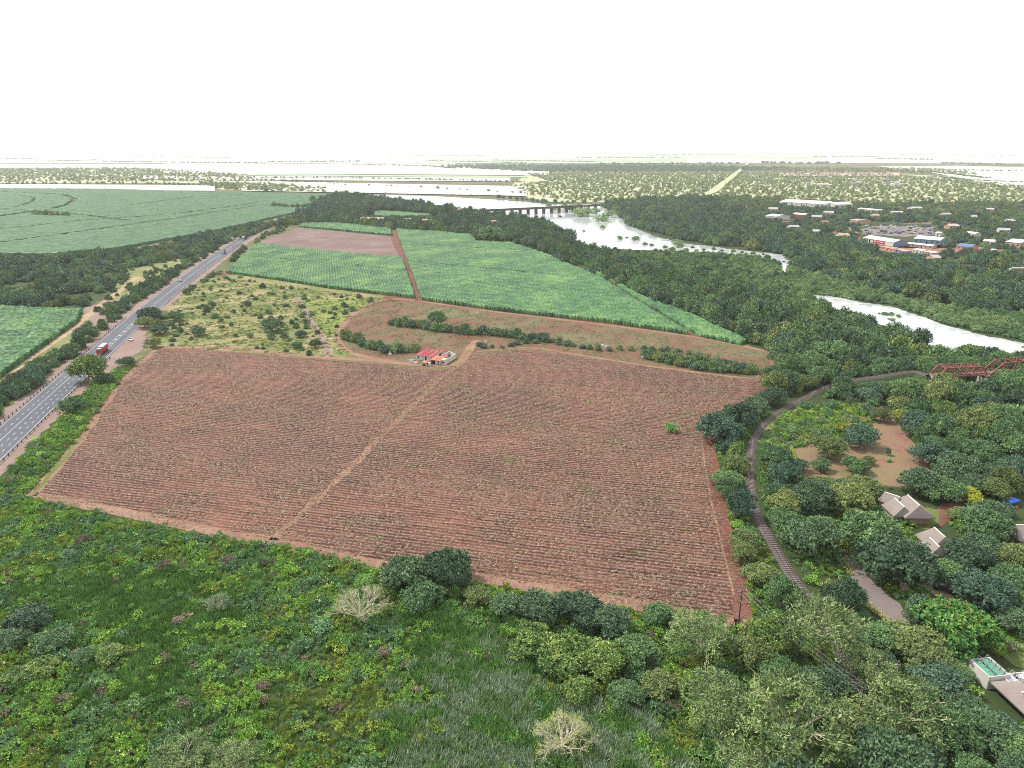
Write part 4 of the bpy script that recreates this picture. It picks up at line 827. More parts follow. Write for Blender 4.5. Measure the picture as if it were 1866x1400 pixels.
for p1, p2, D, lb in [((657, 404.5), (672, 405), 11, 'left pale roof of the farmhouses in the dark wood'), ((674, 404.8), (697, 405.6), 12, 'long pinkish roof among the trees beyond the purplish field'), ((732, 407), (746, 407.5), 11, 'single pale roof right of the long pinkish roof in the wood'), ((768, 408.6), (783, 409.2), 11, 'pale roof with dark front left of the yellowish paddock'), ((893, 411), (902, 411.6), 10, 'little pale roof at the edge of the riverside wood'), ((832, 388), (838, 388.3), 12, 'tiny white roof near the far end of the riverside wood')]:
    shed('farm_building', lb, p1, p2, D, 4.5, 2, W_WHITE, W_PINK, 'farm building', 3, group='farm buildings in the dark wood')
rr = random.Random(5); k = 0
for u, v, D, wm, rm, lb in [(1400, 385, 12, W_WHITE, R_PALE, 'white roof between the trees left of the long warehouse'), (1478, 400, 11, W_PINK, R_GREY, 'grey roofed house below the long warehouse'), (1500, 392, 12, W_WHITE, R_PALE, 'white roofed house below the middle of the long warehouse'), (1590, 398, 13, W_PINK, W_PINK, 'pink roofed house right of the pale pink house'), (1625, 392, 12, W_WHITE, R_PALE, 'white roofed house behind the vehicle yard'), (1662, 384, 14, W_WHITE, R_PALE, 'white roofed house deep in the trees, upper right of the yard'), (1718, 396, 11, W_PINK, R_GREY, 'little grey-roofed house far above the kiosk'),
        (1764, 400, 11, W_WHITE, R_PALE, 'small white house in the upper right trees'), (1838, 408, 13, W_WHITE, R_PALE, 'white roofed house near the right edge, upper trees'), (1795, 386, 12, W_PINK, R_PALE, 'pinkish house at the upper right rim of the dark trees'), (1730, 418, 11, W_ORANGE, R_PALE, 'orange walled house between the yard and the right-hand trees'), (1530, 436, 12, W_WHITE, W_PINK, 'pinkish roof left of the red-bannered hall'), (1440, 420, 11, W_WHITE, R_PALE, 'white roof beside the town road on the left'), (1480, 428, 11, W_PINK, R_GREY, 'grey roof beside the town road below the white one'), (1700, 478, 11, W_PINK, R_PALE, 'small pinkish house along the right part of the town road'), (1820, 425, 12, W_WHITE, R_GREY, 'grey roof above the clear-standing white house')]:
    shed('town_house', lb, (u, v), (u + rr.uniform(12, 20), v + rr.uniform(-.4, .8)), D, 4.2, 1.8, wm, rm, 'house', 3)
sett = []
for i in range(30):
    u = rr.uniform(1432, 1640); v = rr.choice([rr.uniform(316, 322), rr.uniform(334, 340), rr.uniform(324, 333)]); sett.append((u, v))
proto = None
for i, (u, v) in enumerate(sett):
    D_ = 9; wpx = 14 * .93 / (P(u, v)[1] / 1416)
    o = shed('village_house', 'tiny pale house among the pale trees of the far settlement', (u, v), (u + wpx, v + .05), 14, 4, 2, rr.choice([W_WHITE, W_PINK]), rr.choice([R_WHITE, W_PINK, R_WHITE, R_BLUE]), 'house', 2, group='tiny houses of the far settlement')
sheet('town_yard', [(1568, 418), (1600, 411), (1640, 413), (1695, 414), (1708, 427), (1650, 432), (1578, 427)], .07, M['gravel'], 'pale vehicle yard behind the red-bannered hall', .5)
sheet('town_ground', [(1505, 418), (1560, 414), (1570, 440), (1620, 455), (1800, 470), (1860, 462), (1800, 450), (1720, 452), (1640, 452), (1575, 443), (1520, 432)], .06, M['path_dirt'], 'bare ground around the town halls', .6)
for px in ([(1395, 402), (1450, 404), (1510, 402), (1510, 406), (1400, 410)], [(1640, 408), (1700, 404), (1790, 410), (1790, 413), (1700, 408)], [(1840, 385), (1900, 390), (1900, 394), (1850, 390)], [(1450, 409), (1520, 411), (1520, 414), (1450, 412)]): sheet('bare_patch', px, .055, M['path_dirt'], 'bare pinkish ground between the trees of the town', .4)

# ------------------------------------------------------------------ vehicles
M['glass'] = plain('glass', (.03, .04, .05), .1, .1, 1, 0, .6); M['tyre'] = plain('tyre', (.02, .02, .02), .9, .1, 2); M['lamp'] = plain('lamp', (.8, .78, .7), .2, .05, 1)
def paint(k, c): 
    if k not in M: M[k] = plain(k, c, .35, .06, 1, 0, .5)
    return M[k]
def wheel(o, x, y, r=.34, w_=.24):
    q = MB().cyl((0, -w_ / 2, 0), r, w_, 16, 'y').mesh('wheel'); q.materials.append(M['tyre']); k = link('wheel', q, None, o); k.location = (x, y, r)
def car_protos():
    b = MB(); prof = [(-2.1, .35), (-2.15, .75), (-1.9, .95), (-1.3, 1.0), (.9, 1.0), (2.0, .85), (2.15, .6), (2.1, .35)]
    v = [(x, -.85, z) for x, z in prof] + [(x, .85, z) for x, z in prof]; n = len(prof)
    b.add(v, [tuple(range(n)), tuple(range(n, 2 * n))[::-1]] + [(i, n + i, n + (i + 1) % n, (i + 1) % n) for i in range(n)])
    body = b.mesh('body', .06)
    r = MB(); r.add([(-1.5, -.74, .98), (.85, -.74, .98), (.3, -.62, 1.45), (-1.1, -.62, 1.45), (-1.5, .74, .98), (.85, .74, .98), (.3, .62, 1.45), (-1.1, .62, 1.45)], [(0, 1, 2, 3), (7, 6, 5, 4), (0, 4, 5, 1), (1, 5, 6, 2), (3, 7, 4, 0)]); gl = r.mesh('windows')
    rf = MB().add([(-1.15, -.65, 1.44), (.33, -.65, 1.44), (.25, -.6, 1.5), (-1.05, -.6, 1.5), (-1.15, .65, 1.44), (.33, .65, 1.44), (.25, .6, 1.5), (-1.05, .6, 1.5)], [(0, 1, 2, 3), (7, 6, 5, 4), (2, 6, 7, 3), (0, 4, 5, 1), (1, 5, 6, 2), (3, 7, 4, 0)]).mesh('roof')
    return body, gl, rf
CB, CG, CRF = car_protos()
def car(x, y, rz, col, label, group=None, name='car', pickup=False, sc=1.0):
    o = empty(name, x, y, 0, rz); b = link('body', with_mat(CB, col), None, o); g_ = link('windows', with_mat(CG, M['glass']), None, o); r = link('roof', with_mat(CRF, col), None, o)
    if pickup:
        g_.scale.x = r.scale.x = .62; g_.location.x = r.location.x = .35; MB().box(-2.0, -.55, -.7, .7, 1.005, 1.03).build('load_bed', DARK, o)
    for sx in (-1.35, 1.35):
        for sy in (-.78, .78): wheel(o, sx, sy)
    for sy in (-.6, .6): MB().box(2.1, 2.17, sy - .15, sy + .15, .6, .75).build('headlight', M['lamp'], o)
    o.scale = (sc,) * 3; tag(o, label, 'pickup' if pickup else 'car', group); return o
def truck(x, y, rz, cabc, boxc, topc, label, Lb=9.5, z=.1, hb=3.7):
    o = empty('truck', x, y, z, rz)     # drives towards +x
    b = MB(); b.add([(0, -1.2, .7), (2.1, -1.2, .7), (2.2, -1.2, 1.7), (1.9, -1.2, 2.9), (0, -1.2, 3.0), (0, 1.2, .7), (2.1, 1.2, .7), (2.2, 1.2, 1.7), (1.9, 1.2, 2.9), (0, 1.2, 3.0)], [(0, 1, 2, 3, 4), (9, 8, 7, 6, 5), (0, 5, 6, 1), (1, 6, 7, 2), (2, 7, 8, 3), (3, 8, 9, 4), (4, 9, 5, 0)])
    b.build('cab', cabc, o, .05); MB().add([(2.23, -1.05, 1.75), (2.23, 1.05, 1.75), (2.0, 1.0, 2.65), (2.0, -1.0, 2.65)], [(0, 1, 2, 3)]).build('windscreen', M['glass'], o)
    for sy in (-1.22, 1.22): MB().box(.9, 1.8, sy - .01, sy + .01, 1.75, 2.5).build('side_window', M['glass'], o)
    MB().box(.2, 1.6, -1.0, 1.0, 3.02, 3.4).build('wind_deflector', W_WHITE, o, .1)
    MB().box(-Lb - .9, 1.6, -.45, .45, .75, 1.05).build('chassis', M['post_dark'], o)
    MB().box(-Lb - .9, -.9, -1.25, 1.25, 1.08, hb - .25).build('load_box', boxc, o, .03); MB().box(-Lb - .95, -.85, -1.28, 1.28, hb - .24, hb).build('cover', topc, o, .04)
    for sx in (1.0, -1.6, -2.9, -Lb + .6, -Lb - .5 + 2.4):
        for sy in (-1.05, 1.05): wheel(o, sx, sy, .5, .3)
    for sy in (-.85, .85): MB().box(2.12, 2.2, sy - .2, sy + .2, .8, 1.0).build('headlight', M['lamp'], o)
    tag(o, label, 'truck'); return o
p_red, p_white, p_silver, p_teal, p_dark, p_blue = paint('paint_red', (.50, .02, .03)), paint('car_white', (.72, .72, .70)), paint('paint_silver', (.45, .47, .48)), paint('paint_teal', (.45, .68, .62)), paint('paint_dark', (.03, .035, .04)), paint('paint_blue', (.05, .10, .3))
def on_road(y, off): x = float(np.interp(y, RL[:, 1], RL[:, 0])); return x + off * .975, y + off * .22
hd = math.atan2(-.975, .22)      # heading towards the camera
x, y = on_road(352, 1.6); truck(x, y, hd, p_red, p_red, p_teal, 'red truck with pale teal load cover, nearest vehicle on the highway', 8.5)
x, y = on_road(566, -2.2); car(x, y, hd + math.pi, p_silver, 'pale silver car alone in the left lane of the highway'); bpy.context.scene.objects[-1]
x, y = on_road(722, 2.4); truck(x, y, hd, p_white, p_dark, p_dark, 'dark box truck with a white cab, second truck along the highway', 8)
x, y = on_road(838, 1.8); truck(x, y, hd, p_white, p_dark, p_silver, 'white-cabbed truck farthest off on the highway', 9)
p = P(238, 621); car(p[0], p[1], hd + .5, p_white, 'small white pickup parked in the lay-by beside the highway', None, 'pickup', True)
for o in COL.objects:
    if o.name.split('.')[0] in ('car', 'pickup') and o.location.z == 0: o.location.z = .12
p = P(1720, 1076); car(p[0], p[1], -.5, p_dark, 'dark grey jeep with a pale roof frame parked on the paved terrace', None, 'jeep')['category'] = 'jeep'
for i in range(84):
    u, v = random.uniform(1572, 1702), random.uniform(409, 427); p = P(u, v); lab = {0: 'white', 1: 'silver', 2: 'dark', 3: 'blue'}[i % 4]
    car(p[0], p[1], random.choice([.2, 1.8]) + random.gauss(0, .15), [p_white, p_silver, p_dark, p_blue][i % 4], '%s vehicle parked in the crowded yard behind the red-bannered hall' % lab, '%s vehicles parked in the town yard' % lab, 'parked_car', False, 1.25)
p = P(1842, 497); truck(p[0], p[1], math.pi - .12, p_white, p_white, p_white, 'long white truck with a red side panel on the town road at the right edge', 26, .1, 4.6); o = [q for q in COL.objects if q.get('label', '').startswith('long white truck')][0]
MB().box(-14, -3, 1.27, 1.31, 1.4, 3.6).build('side_panel', p_red, o)

# ------------------------------------------------------------------ poles, fence, gate, signs
def pole(x, y, h, label, cross=True, mat='post_dark', rz=0.3, r=.16):
    o = empty('power_pole' if cross else 'mast', x, y, 0, rz); MB().tube([(0, 0, -.2), (0, 0, h)], [r, r * .65], 8).build('pole', M[mat], o)
    if cross:
        MB().bar((-1.2, 0, h - .5), (1.2, 0, h - .5), .12, .14).build('crossarm', M[mat], o)
        for sx in (-1.1, 0, 1.1): MB().cyl((sx, 0, h - .42), .06, .3, 8).build('insulator', W_WHITE, o)
    tag(o, label, 'power pole' if cross else 'mast'); return o
pa = P(1345, 1141); pole(pa[0], pa[1], 9.3, 'dark wooden power pole at the near right corner of the ploughed field')
pb = P(1560, 1330); pole(pb[0], pb[1], 9.3, 'dark power pole standing among the pale feathery trees lower right')
pc = P(1391, 1032); pole(pc[0], pc[1], 4.5, 'short black post beside the railway track', False, r=.12)
pd_ = P(1648, 893); pole(pd_[0], pd_[1], 9, 'thin pale mast rising behind the larger thatched lodge', False, 'paint_white', r=.07)
pe = P(1548, 905); pf = P(1382, 690); pole(pf[0], pf[1], 8, 'pale power pole at the far right corner of the ploughed field', True, 'bark_pale')
for i in (-1, 0, 1):
    b = MB(); q0 = Vector((pa[0] + i * 1.05, pa[1] + i * .32, 9.2)); q1 = Vector((pb[0] + i * 1.05, pb[1] + i * .32, 9.2)); pts = [q0.lerp(q1, t / 10) - Vector((0, 0, 4 * .9 * (t / 10) * (1 - t / 10))) for t in range(11)]
    b.tube(pts, [.022] * 11, 4); tag(b.build('overhead_wire', M['steel']), ('left', 'middle', 'right')[i + 1] + ' strand of the three wires leaving the corner power pole', 'wire', 'wires at the field corner')
def fence(px, label, every=3.2, h=1.5):
    L = smooth_line(PP(px), 1.0); c = L[len(L) // 2]; o = empty('wire_fence', c[0], c[1]); cum = np.concatenate([[0], np.cumsum(np.linalg.norm(np.diff(L, axis=0), axis=1))]); pm = MB().tube([(0, 0, 0), (0, 0, h)], [.07, .055], 6).mesh('post'); pm.materials.append(M['bark_pale']); P_ = []; d = 0
    while d < cum[-1]: P_.append((np.interp(d, cum, L[:, 0]) - c[0], np.interp(d, cum, L[:, 1]) - c[1])); d += every
    for q in P_[:100]: a = link('post', pm, None, o); a.location = (*q, 0); a.rotation_euler = (random.gauss(0, .04), random.gauss(0, .04), 0)
    for z in (.5, .9, 1.35):
        b = MB()
        for q, r in zip(P_[:-1], P_[1:]): b.bar((*q, z), (*r, z), .025)
        b.build('wire', M['steel'], o)
    tag(o, label, 'fence', 'wire fences along the near edge of the ploughed field')
fence([(52, 912), (180, 934), (300, 959), (420, 983), (497, 993)], 'wire fence along the near field edge left of the grey gate')
fence([(520, 998), (620, 1018), (700, 1040), (860, 1062), (900, 1068), (1100, 1102), (1240, 1128)], 'wire fence along the near field edge right of the grey gate')
a_ = np.array(P(499, 993)); b_ = np.array(P(517, 997)); o = empty('farm_gate', a_[0], a_[1], 0, math.atan2(b_[1] - a_[1], b_[0] - a_[0])); Lg = float(np.linalg.norm(b_ - a_))
b = MB()
for z in (.3, .8, 1.35): b.bar((0, 0, z), (Lg, 0, z), .07)
b.bar((0, 0, .3), (Lg, 0, 1.35), .06); b.build('gate_leaf', M['steel'], o)
for x in (0, Lg): MB().cyl((x, 0, 0), .11, 1.8, 8).build('gate_post', M['concrete'], o)
MB().bar((Lg, 0, 1.5), (Lg + 2.2, -.4, .05), .1).build('brace', M['concrete'], o); tag(o, 'grey metal farm gate at the end of the diagonal track', 'gate')
def brace_post(u, v, lb):
    p = P(u, v); o = empty('strainer_post', p[0], p[1]); MB().cyl((0, 0, 0), .1, 1.9, 8).build('post', M['concrete'], o); MB().bar((0, 0, 1.5), (2.0, -.5, .05), .09).build('brace', M['concrete'], o); tag(o, lb, 'fence post')
brace_post(264, 950, 'braced pale strainer post in the fence left of the gate'); brace_post(902, 1066, 'braced pale strainer post in the fence below the dark trees'); brace_post(48, 910, 'braced strainer post at the left corner of the ploughed field')
def board(u, v, w_, h_, pz, label, rz=0.0):
    p = P(u, v); o = empty('road_sign', p[0], p[1], 0, rz); MB().box(-w_ / 2, w_ / 2, -.03, .03, pz, pz + h_).build('board', W_WHITE, o)
    for sx in ((-w_ * .3, w_ * .3) if w_ > 1 else (0,)): MB().cyl((sx, .06, 0), .05, pz + h_ * .8, 8).build('post', M['steel'], o)
    tag(o, label, 'sign')
board(76, 693, 1.2, 1.2, 1.6, 'small white sign under the round tree left of the highway', .2)
board(240, 561, 1.5, 2.0, 1.2, 'white sign where the tree belt left of the highway ends', .2); board(341, 488, 1.8, 2.2, 1.2, 'white sign in the left verge below the larger pair of signs', .2)
board(365, 476, 3.6, 2.4, 1.4, 'wide pale sign board among trees left of the highway', .2); board(423, 440, 4.2, 3.2, 2.0, 'big white sign board against dark trees, farthest along the highway', .2)
def marker(u, v, s_, label):
    p = P(u, v); o = empty('marker_block', p[0], p[1]); MB().box(-s_, s_, -s_ * .7, s_ * .7, .1, 1.1).build('block', W_WHITE, o, .18); MB().box(-s_ - .1, s_ + .1, -s_ * .7 - .1, s_ * .7 + .1, 0, .12).build('base', M['concrete'], o); tag(o, label, 'marker block')
marker(711, 647, .75, 'white block in the grass left of the farmhouse'); marker(885, 625, .75, 'white block under the bushes right of the farm track'); marker(1172, 653, .75, 'white block at the left end of the long bush row'); marker(1280, 674, .55, 'smaller white block on the pale strip at the field\'s far right')
for u, v in ((1098, 632), (1104, 634)): marker(u, v, .8, 'white blocks between the bushes of the fallow strip, ' + ('left one' if u < 1100 else 'right one'))

# ------------------------------------------------------------------ trees that can be told apart
EXP = []      # (x, y, R) of trees already standing
def T(u, v, rpx, shape, mat, label, Hf=1.25, group=None, bark='bark', cat='tree', name='tree', ch=.8):
    """crown centre at photo pixel (u, v), crown radius rpx photo pixels"""
    R = 5.0
    for _ in range(4):
        H = R * Hf; p = P(u, v, H * .62); R = rpx * depth(p[0], p[1], H * .6) / FPX
    H = R * Hf; EXP.append((p[0], p[1], R)); return put_tree(p[0], p[1], R, H, shape, mat, label, group, name, bark, H * ch, cat)
F, B_, R_ = 'feather', 'broad', 'rosette'
T(1275, 1155, 68, F, 'leaf_feather', 'pale feathery tree at the near right corner of the ploughed field', 1.3, None, 'pale')
T(1300, 1275, 80, F, 'leaf_feather', 'wide pale feathery tree just below the one at the field corner', 1.2, None, 'pale')
T(1445, 1305, 112, F, 'leaf_feather', 'largest pale feathery tree, filling the bottom right of centre', 1.3, None, 'pale')
T(1500, 1142, 84, F, 'leaf_feather', 'feathery tree with bare pale limbs where the railway disappears', 1.35, None, 'pale')
T(1585, 1215, 52, F, 'leaf_feather', 'narrower feathery tree with a white trunk, between the railway tree and the panelled roofs', 1.4, None, 'pale')
T(1650, 1290, 90, F, 'leaf_feather', 'feathery tree with long curved white limbs left of the panelled roofs', 1.15, None, 'pale')
T(1350, 1392, 60, F, 'leaf_feather', 'feathery tree cut by the bottom edge under the largest one', 1.1, None, 'pale')
T(1372, 1185, 46, B_, 'leaf_olive', 'olive green tree between the power pole and the railway tree', 1.3)
T(1420, 1225, 42, B_, 'leaf_mid', 'green tree wedged above the largest feathery tree', 1.3)
T(1540, 1082, 40, B_, 'leaf_dark', 'dark oval tree beside the lower end of the railway', 1.5)
T(1640, 1020, 74, B_, 'leaf_dark', 'big round dark tree left of the lower lodge', 1.1)
T(1588, 965, 62, B_, 'leaf_mid', 'broad green tree just below the larger lodge', 1.1)
T(1480, 975, 52, B_, 'leaf_dark', 'dark tree beside the railway, level with the lodges', 1.3)
T(1435, 915, 38, B_, 'leaf_olive', 'olive tree right at the inner side of the railway curve', 1.2)
T(1478, 905, 46, B_, 'leaf_dark', 'dark tree below the yellow hedge of the yard', 1.2)
T(1550, 905, 44, B_, 'leaf_olive', 'brownish olive tree left of the larger lodge', 1.2)
T(1680, 876, 44, B_, 'leaf_dark', 'flat-topped dark tree behind the larger lodge, left half of a pair', .95)
T(1722, 890, 40, B_, 'leaf_mid', 'flat-topped tree behind the larger lodge, right half of a pair', .95)
ft = T(1748, 1137, 74, R_, 'leaf_flame', 'glossy green tree dotted with orange flowers above the panelled roofs', .95, None, 'bark', 'flowering tree', 'flame_tree')
bm_ = MB(); cr_ = [c for c in COL.objects if c.parent == ft and c.name.startswith('crown')][0]; src = CR['rosette'][0][0]
vs = np.array([v.co[:] for v in cr_.data.vertices]); up = vs[vs[:, 2] > .45]
for q in rng.choice(len(up), 130, replace=False):
    c = Vector(up[q]); c = Vector((c.x * cr_.scale.x, c.y * cr_.scale.y, c.z * cr_.scale.z + cr_.location.z + .15)); a = random.uniform(.12, .26)
    bm_.add([c + Vector((a, 0, 0)), c + Vector((-a * .5, a * .8, .05)), c + Vector((-a * .5, -a * .8, .05)), c + Vector((0, 0, a))], [(0, 1, 3), (1, 2, 3), (2, 0, 3), (0, 2, 1)])
bm_.build('flowers', M['petal'], ft)['kind'] = 'stuff'
T(1690, 1112, 40, B_, 'leaf_dark', 'dark round tree left of the orange-flowered tree', 1.1)
T(1694, 1205, 48, B_, 'leaf_olive', 'olive tree just left of the green panelled roof', 1.1)
T(1660, 1165, 26, B_, 'leaf_mid', 'smaller green tree at the lower end of the yellow hedge', 1.1)
T(1795, 1075, 58, B_, 'leaf_blue', 'bluish dark tree right of the parked jeep', 1.1)
T(1852, 1060, 48, B_, 'leaf_mid', 'green tree at the right edge below the cut-off lodge', 1.1)
T(1765, 1010, 46, B_, 'leaf_dark', 'dark tree right of the lower lodge', 1.0)
T(1795, 955, 54, B_, 'leaf_mid', 'green tree left of the blue canopy', 1.0)
T(1850, 1130, 40, B_, 'leaf_dark', 'dark tree behind the orange-flowered tree at the right edge', 1.0)
T(1765, 900, 26, B_, 'leaf_yellow', 'small yellowish tree above the red path between the lodges', 1.0)
T(1815, 890, 34, B_, 'leaf_olive', 'yellow-green tree above the blue canopy', 1.0)
T(1735, 1320, 62, B_, 'leaf_mid', 'green tree below the grey panels, partly cut by the bottom edge', 1.1)
T(1800, 1335, 58, B_, 'leaf_dark', 'dark tree in the bottom right corner, left of two', 1.1)
T(1862, 1370, 52, B_, 'leaf_mid', 'green tree in the very bottom right corner', 1.1)
T(1752, 1262, 26, B_, 'leaf_olive', 'low tree touching the white wall of the panelled building', 1.0)
T(1557, 845, 26, R_, 'leaf_mid', 'round leafy tree standing alone in the reddish yard', 1.05)
T(1583, 838, 14, B_, 'leaf_olive', 'small grey-green tree just right of the lone yard tree', 1.0)
T(1512, 812, 34, B_, 'leaf_olive', 'olive tree at the left side of the reddish yard', 1.1)
T(1497, 845, 20, B_, 'leaf_mid', 'small tree near the yellow hedge in the reddish yard', 1.1)
T(1570, 792, 36, B_, 'leaf_blue', 'wide grey-green tree at the top of the reddish yard', 1.0)
T(1535, 778, 16, B_, 'leaf_yellow', 'small yellowish tree at the upper left of the reddish yard', 1.0)
T(1606, 755, 21, B_, 'leaf_olive', 'sparse pale olive tree above the reddish yard, left of a pair', 1.1)
T(1645, 757, 20, B_, 'leaf_yellow', 'yellow-green tree above the reddish yard, right of a pair', 1.1)
T(1700, 825, 38, B_, 'leaf_blue', 'grey-green tree at the right side of the reddish yard', 1.0)
T(1745, 848, 46, B_, 'leaf_dark', 'large dark tree right of the reddish yard', 1.0)
T(1618, 822, 6, B_, 'leaf_mid', 'slim little tree in the middle of the reddish yard', 2.2); T(1620, 838, 7, 'shrub', 'herb_mid', 'low green bush in the middle of the reddish yard', .8, None, 'bark', 'bush', 'bush')
T(1507, 860, 6.5, 'shrub', 'leaf_mid', 'small clipped round bush near the yellow hedge in the yard', 1.1, None, 'bark', 'bush', 'bush')
# centre foreground
T(740, 1042, 50, R_, 'leaf_dark', 'dark large-leaved tree at the field edge, left of a clump of three', 1.15)
T(815, 1032, 52, R_, 'leaf_dark', 'dark large-leaved tree at the field edge, right and tallest of a clump of three', 1.25)
T(775, 1085, 44, R_, 'leaf_mid', 'lower tree in front of the clump of three at the field edge', .95)
T(868, 1085, 30, R_, 'leaf_olive', 'olive large-leaved bush tree right of the dark clump', 1.0)
for i, (u, v, r, m, lb) in enumerate([(925, 1100, 34, 'leaf_dark', 'dark rounded bush tree below the braced fence post'), (985, 1105, 46, 'leaf_dark', 'dark large-leaved tree peeking over the near field edge, left one'), (1050, 1108, 50, 'leaf_dark', 'dark tree with pale leaf tips at the near field edge, middle'), (1110, 1130, 44, 'leaf_dark', 'dark tree at the near field edge, right one beside pinkish flowers'),
     (965, 1165, 48, 'leaf_castor', 'yellow-tipped bush tree at the left rim of the dense thicket'), (1030, 1185, 56, 'leaf_castor', 'yellow-tipped bush tree in the middle of the dense thicket'), (1100, 1195, 52, 'leaf_castor', 'green bush tree at the right of the dense thicket'), (1160, 1185, 46, 'leaf_mid', 'green bush tree between the thicket and the feathery trees'),
     (1205, 1120, 34, 'leaf_mid', 'tree just left of the corner feathery tree'), (1205, 1245, 40, 'leaf_olive', 'olive tree left of the wide feathery tree'), (1140, 1265, 38, 'leaf_mid', 'low green bush tree at the bottom of the thicket'), (1060, 1255, 36, 'leaf_castor', 'yellowish bush tree above the tall reeds')]):
    T(u, v, r, R_, m, lb, .95)
T(700, 1078, 24, R_, 'leaf_castor', 'bright green bush tree left of the dark clump', 1.1); T(668, 1062, 24, R_, 'herb_mid', 'fresh green bush tree right of the pale bushes', 1.2)
for u, v, r, m, lb in [(50, 1125, 42, 'leaf_dark', 'dark bush tree at the left edge of the view, uppermost of the clump'), (15, 1165, 36, 'leaf_dark', 'dark bush tree cut by the left edge'), (95, 1165, 38, 'leaf_mid', 'dark bush tree with grey branches right of the left edge clump'), (70, 1215, 34, 'leaf_castor', 'yellow-green bush below the dark left edge clump'), (205, 1190, 30, 'leaf_castor', 'yellow-green bush between two dark grass patches'), (150, 1195, 26, 'leaf_mid', 'green bush beside a dry brown stalk on the left'), (20, 1235, 30, 'leaf_castor', 'light green bush low at the left edge')]:
    T(u, v, r, R_, m, lb, .8)
T(330, 1375, 58, F, 'leaf_feather', 'feathery crown cut by the bottom edge, left of a pair', 1.0, None, 'pale'); T(425, 1385, 52, F, 'leaf_feather', 'feathery crown cut by the bottom edge, right of a pair', 1.0, None, 'pale')
T(1222, 778, 17, 'shrub', 'herb_mid', 'lone bright green bush standing inside the ploughed field', .75, None, 'bark', 'bush', 'bush')
T(122, 1010, 16, 'shrub', 'herb_blue', 'round blue-green bush near the field edge on the left', .8, None, 'bark', 'bush', 'bush')
T(585, 1140, 26, 'shrub', 'herb_blue', 'large round blue-green bush left of the bare pale tree', .85, None, 'bark', 'bush', 'bush')
# highway side
T(165, 668, 36, B_, 'leaf_castor', 'big bright green tree leaning over the highway', 1.3, None, 'pale'); T(190, 690, 18, B_, 'leaf_dark', 'darker tree below the big tree at the highway', 1.2)
T(130, 737, 26, B_, 'leaf_mid', 'round green tree right of the nearest guard rail', 1.1); T(228, 658, 16, B_, 'leaf_dark', 'compact dark tree beside the lay-by', 1.0); T(281, 624, 14, B_, 'leaf_olive', 'grey olive tree at the far left corner of the ploughed field', 1.1)
T(272, 572, 24, B_, 'leaf_blue', 'big dark tree right of the highway where it narrows behind trees', 1.1); T(262, 586, 18, B_, 'leaf_olive', 'grey olive tree in front of the big dark highway tree', 1.1)
T(290, 598, 20, B_, 'leaf_dark', 'dark tree at the left corner of the grassland', .9); T(318, 575, 18, B_, 'leaf_mid', 'green tree in the left corner of the grassland', .9)
T(64, 672, 22, B_, 'leaf_dark', 'round dark tree left of the highway above the small white sign', 1.1); T(100, 650, 18, B_, 'leaf_mid', 'tree in the middle of the row left of the highway', 1.0); T(128, 634, 18, B_, 'leaf_mid', 'upper tree of the row left of the highway', 1.0); T(152, 606, 20, B_, 'leaf_dark', 'spreading dark tree beside the pale dirt track', 1.1)
T(495, 590, 22, B_, 'leaf_dark', 'round dark tree alone in the grassland', 1.0); T(360, 603, 17, B_, 'leaf_dark', 'bluish round tree in the grassland left of the lone dark one', .9)
T(575, 625, 13, B_, 'leaf_dark', 'dark tree beside the lower end of the grassland path', 1.1); T(548, 608, 13, B_, 'leaf_blue', 'dark bush tree left of the grassland path', .9); T(540, 628, 12, B_, 'leaf_mid', 'low tree left of the grassland path, nearest the field', .9)
T(797, 578, 19, B_, 'leaf_mid', 'tallest tree of the upper bush row behind the farmhouse', 1.3)
T(814, 384, 4.2, B_, 'leaf_blue', 'tall dark narrow tree rising above the dark wood', 6.0, None, 'bark', 'tree', 'cypress_tree', .95)
T(893, 424, 26, B_, 'leaf_mid', 'big rounded tree at the far corner of the green cane', 1.0); T(925, 430, 20, B_, 'leaf_mid', 'rounded tree right of the big one at the cane corner', 1.0)

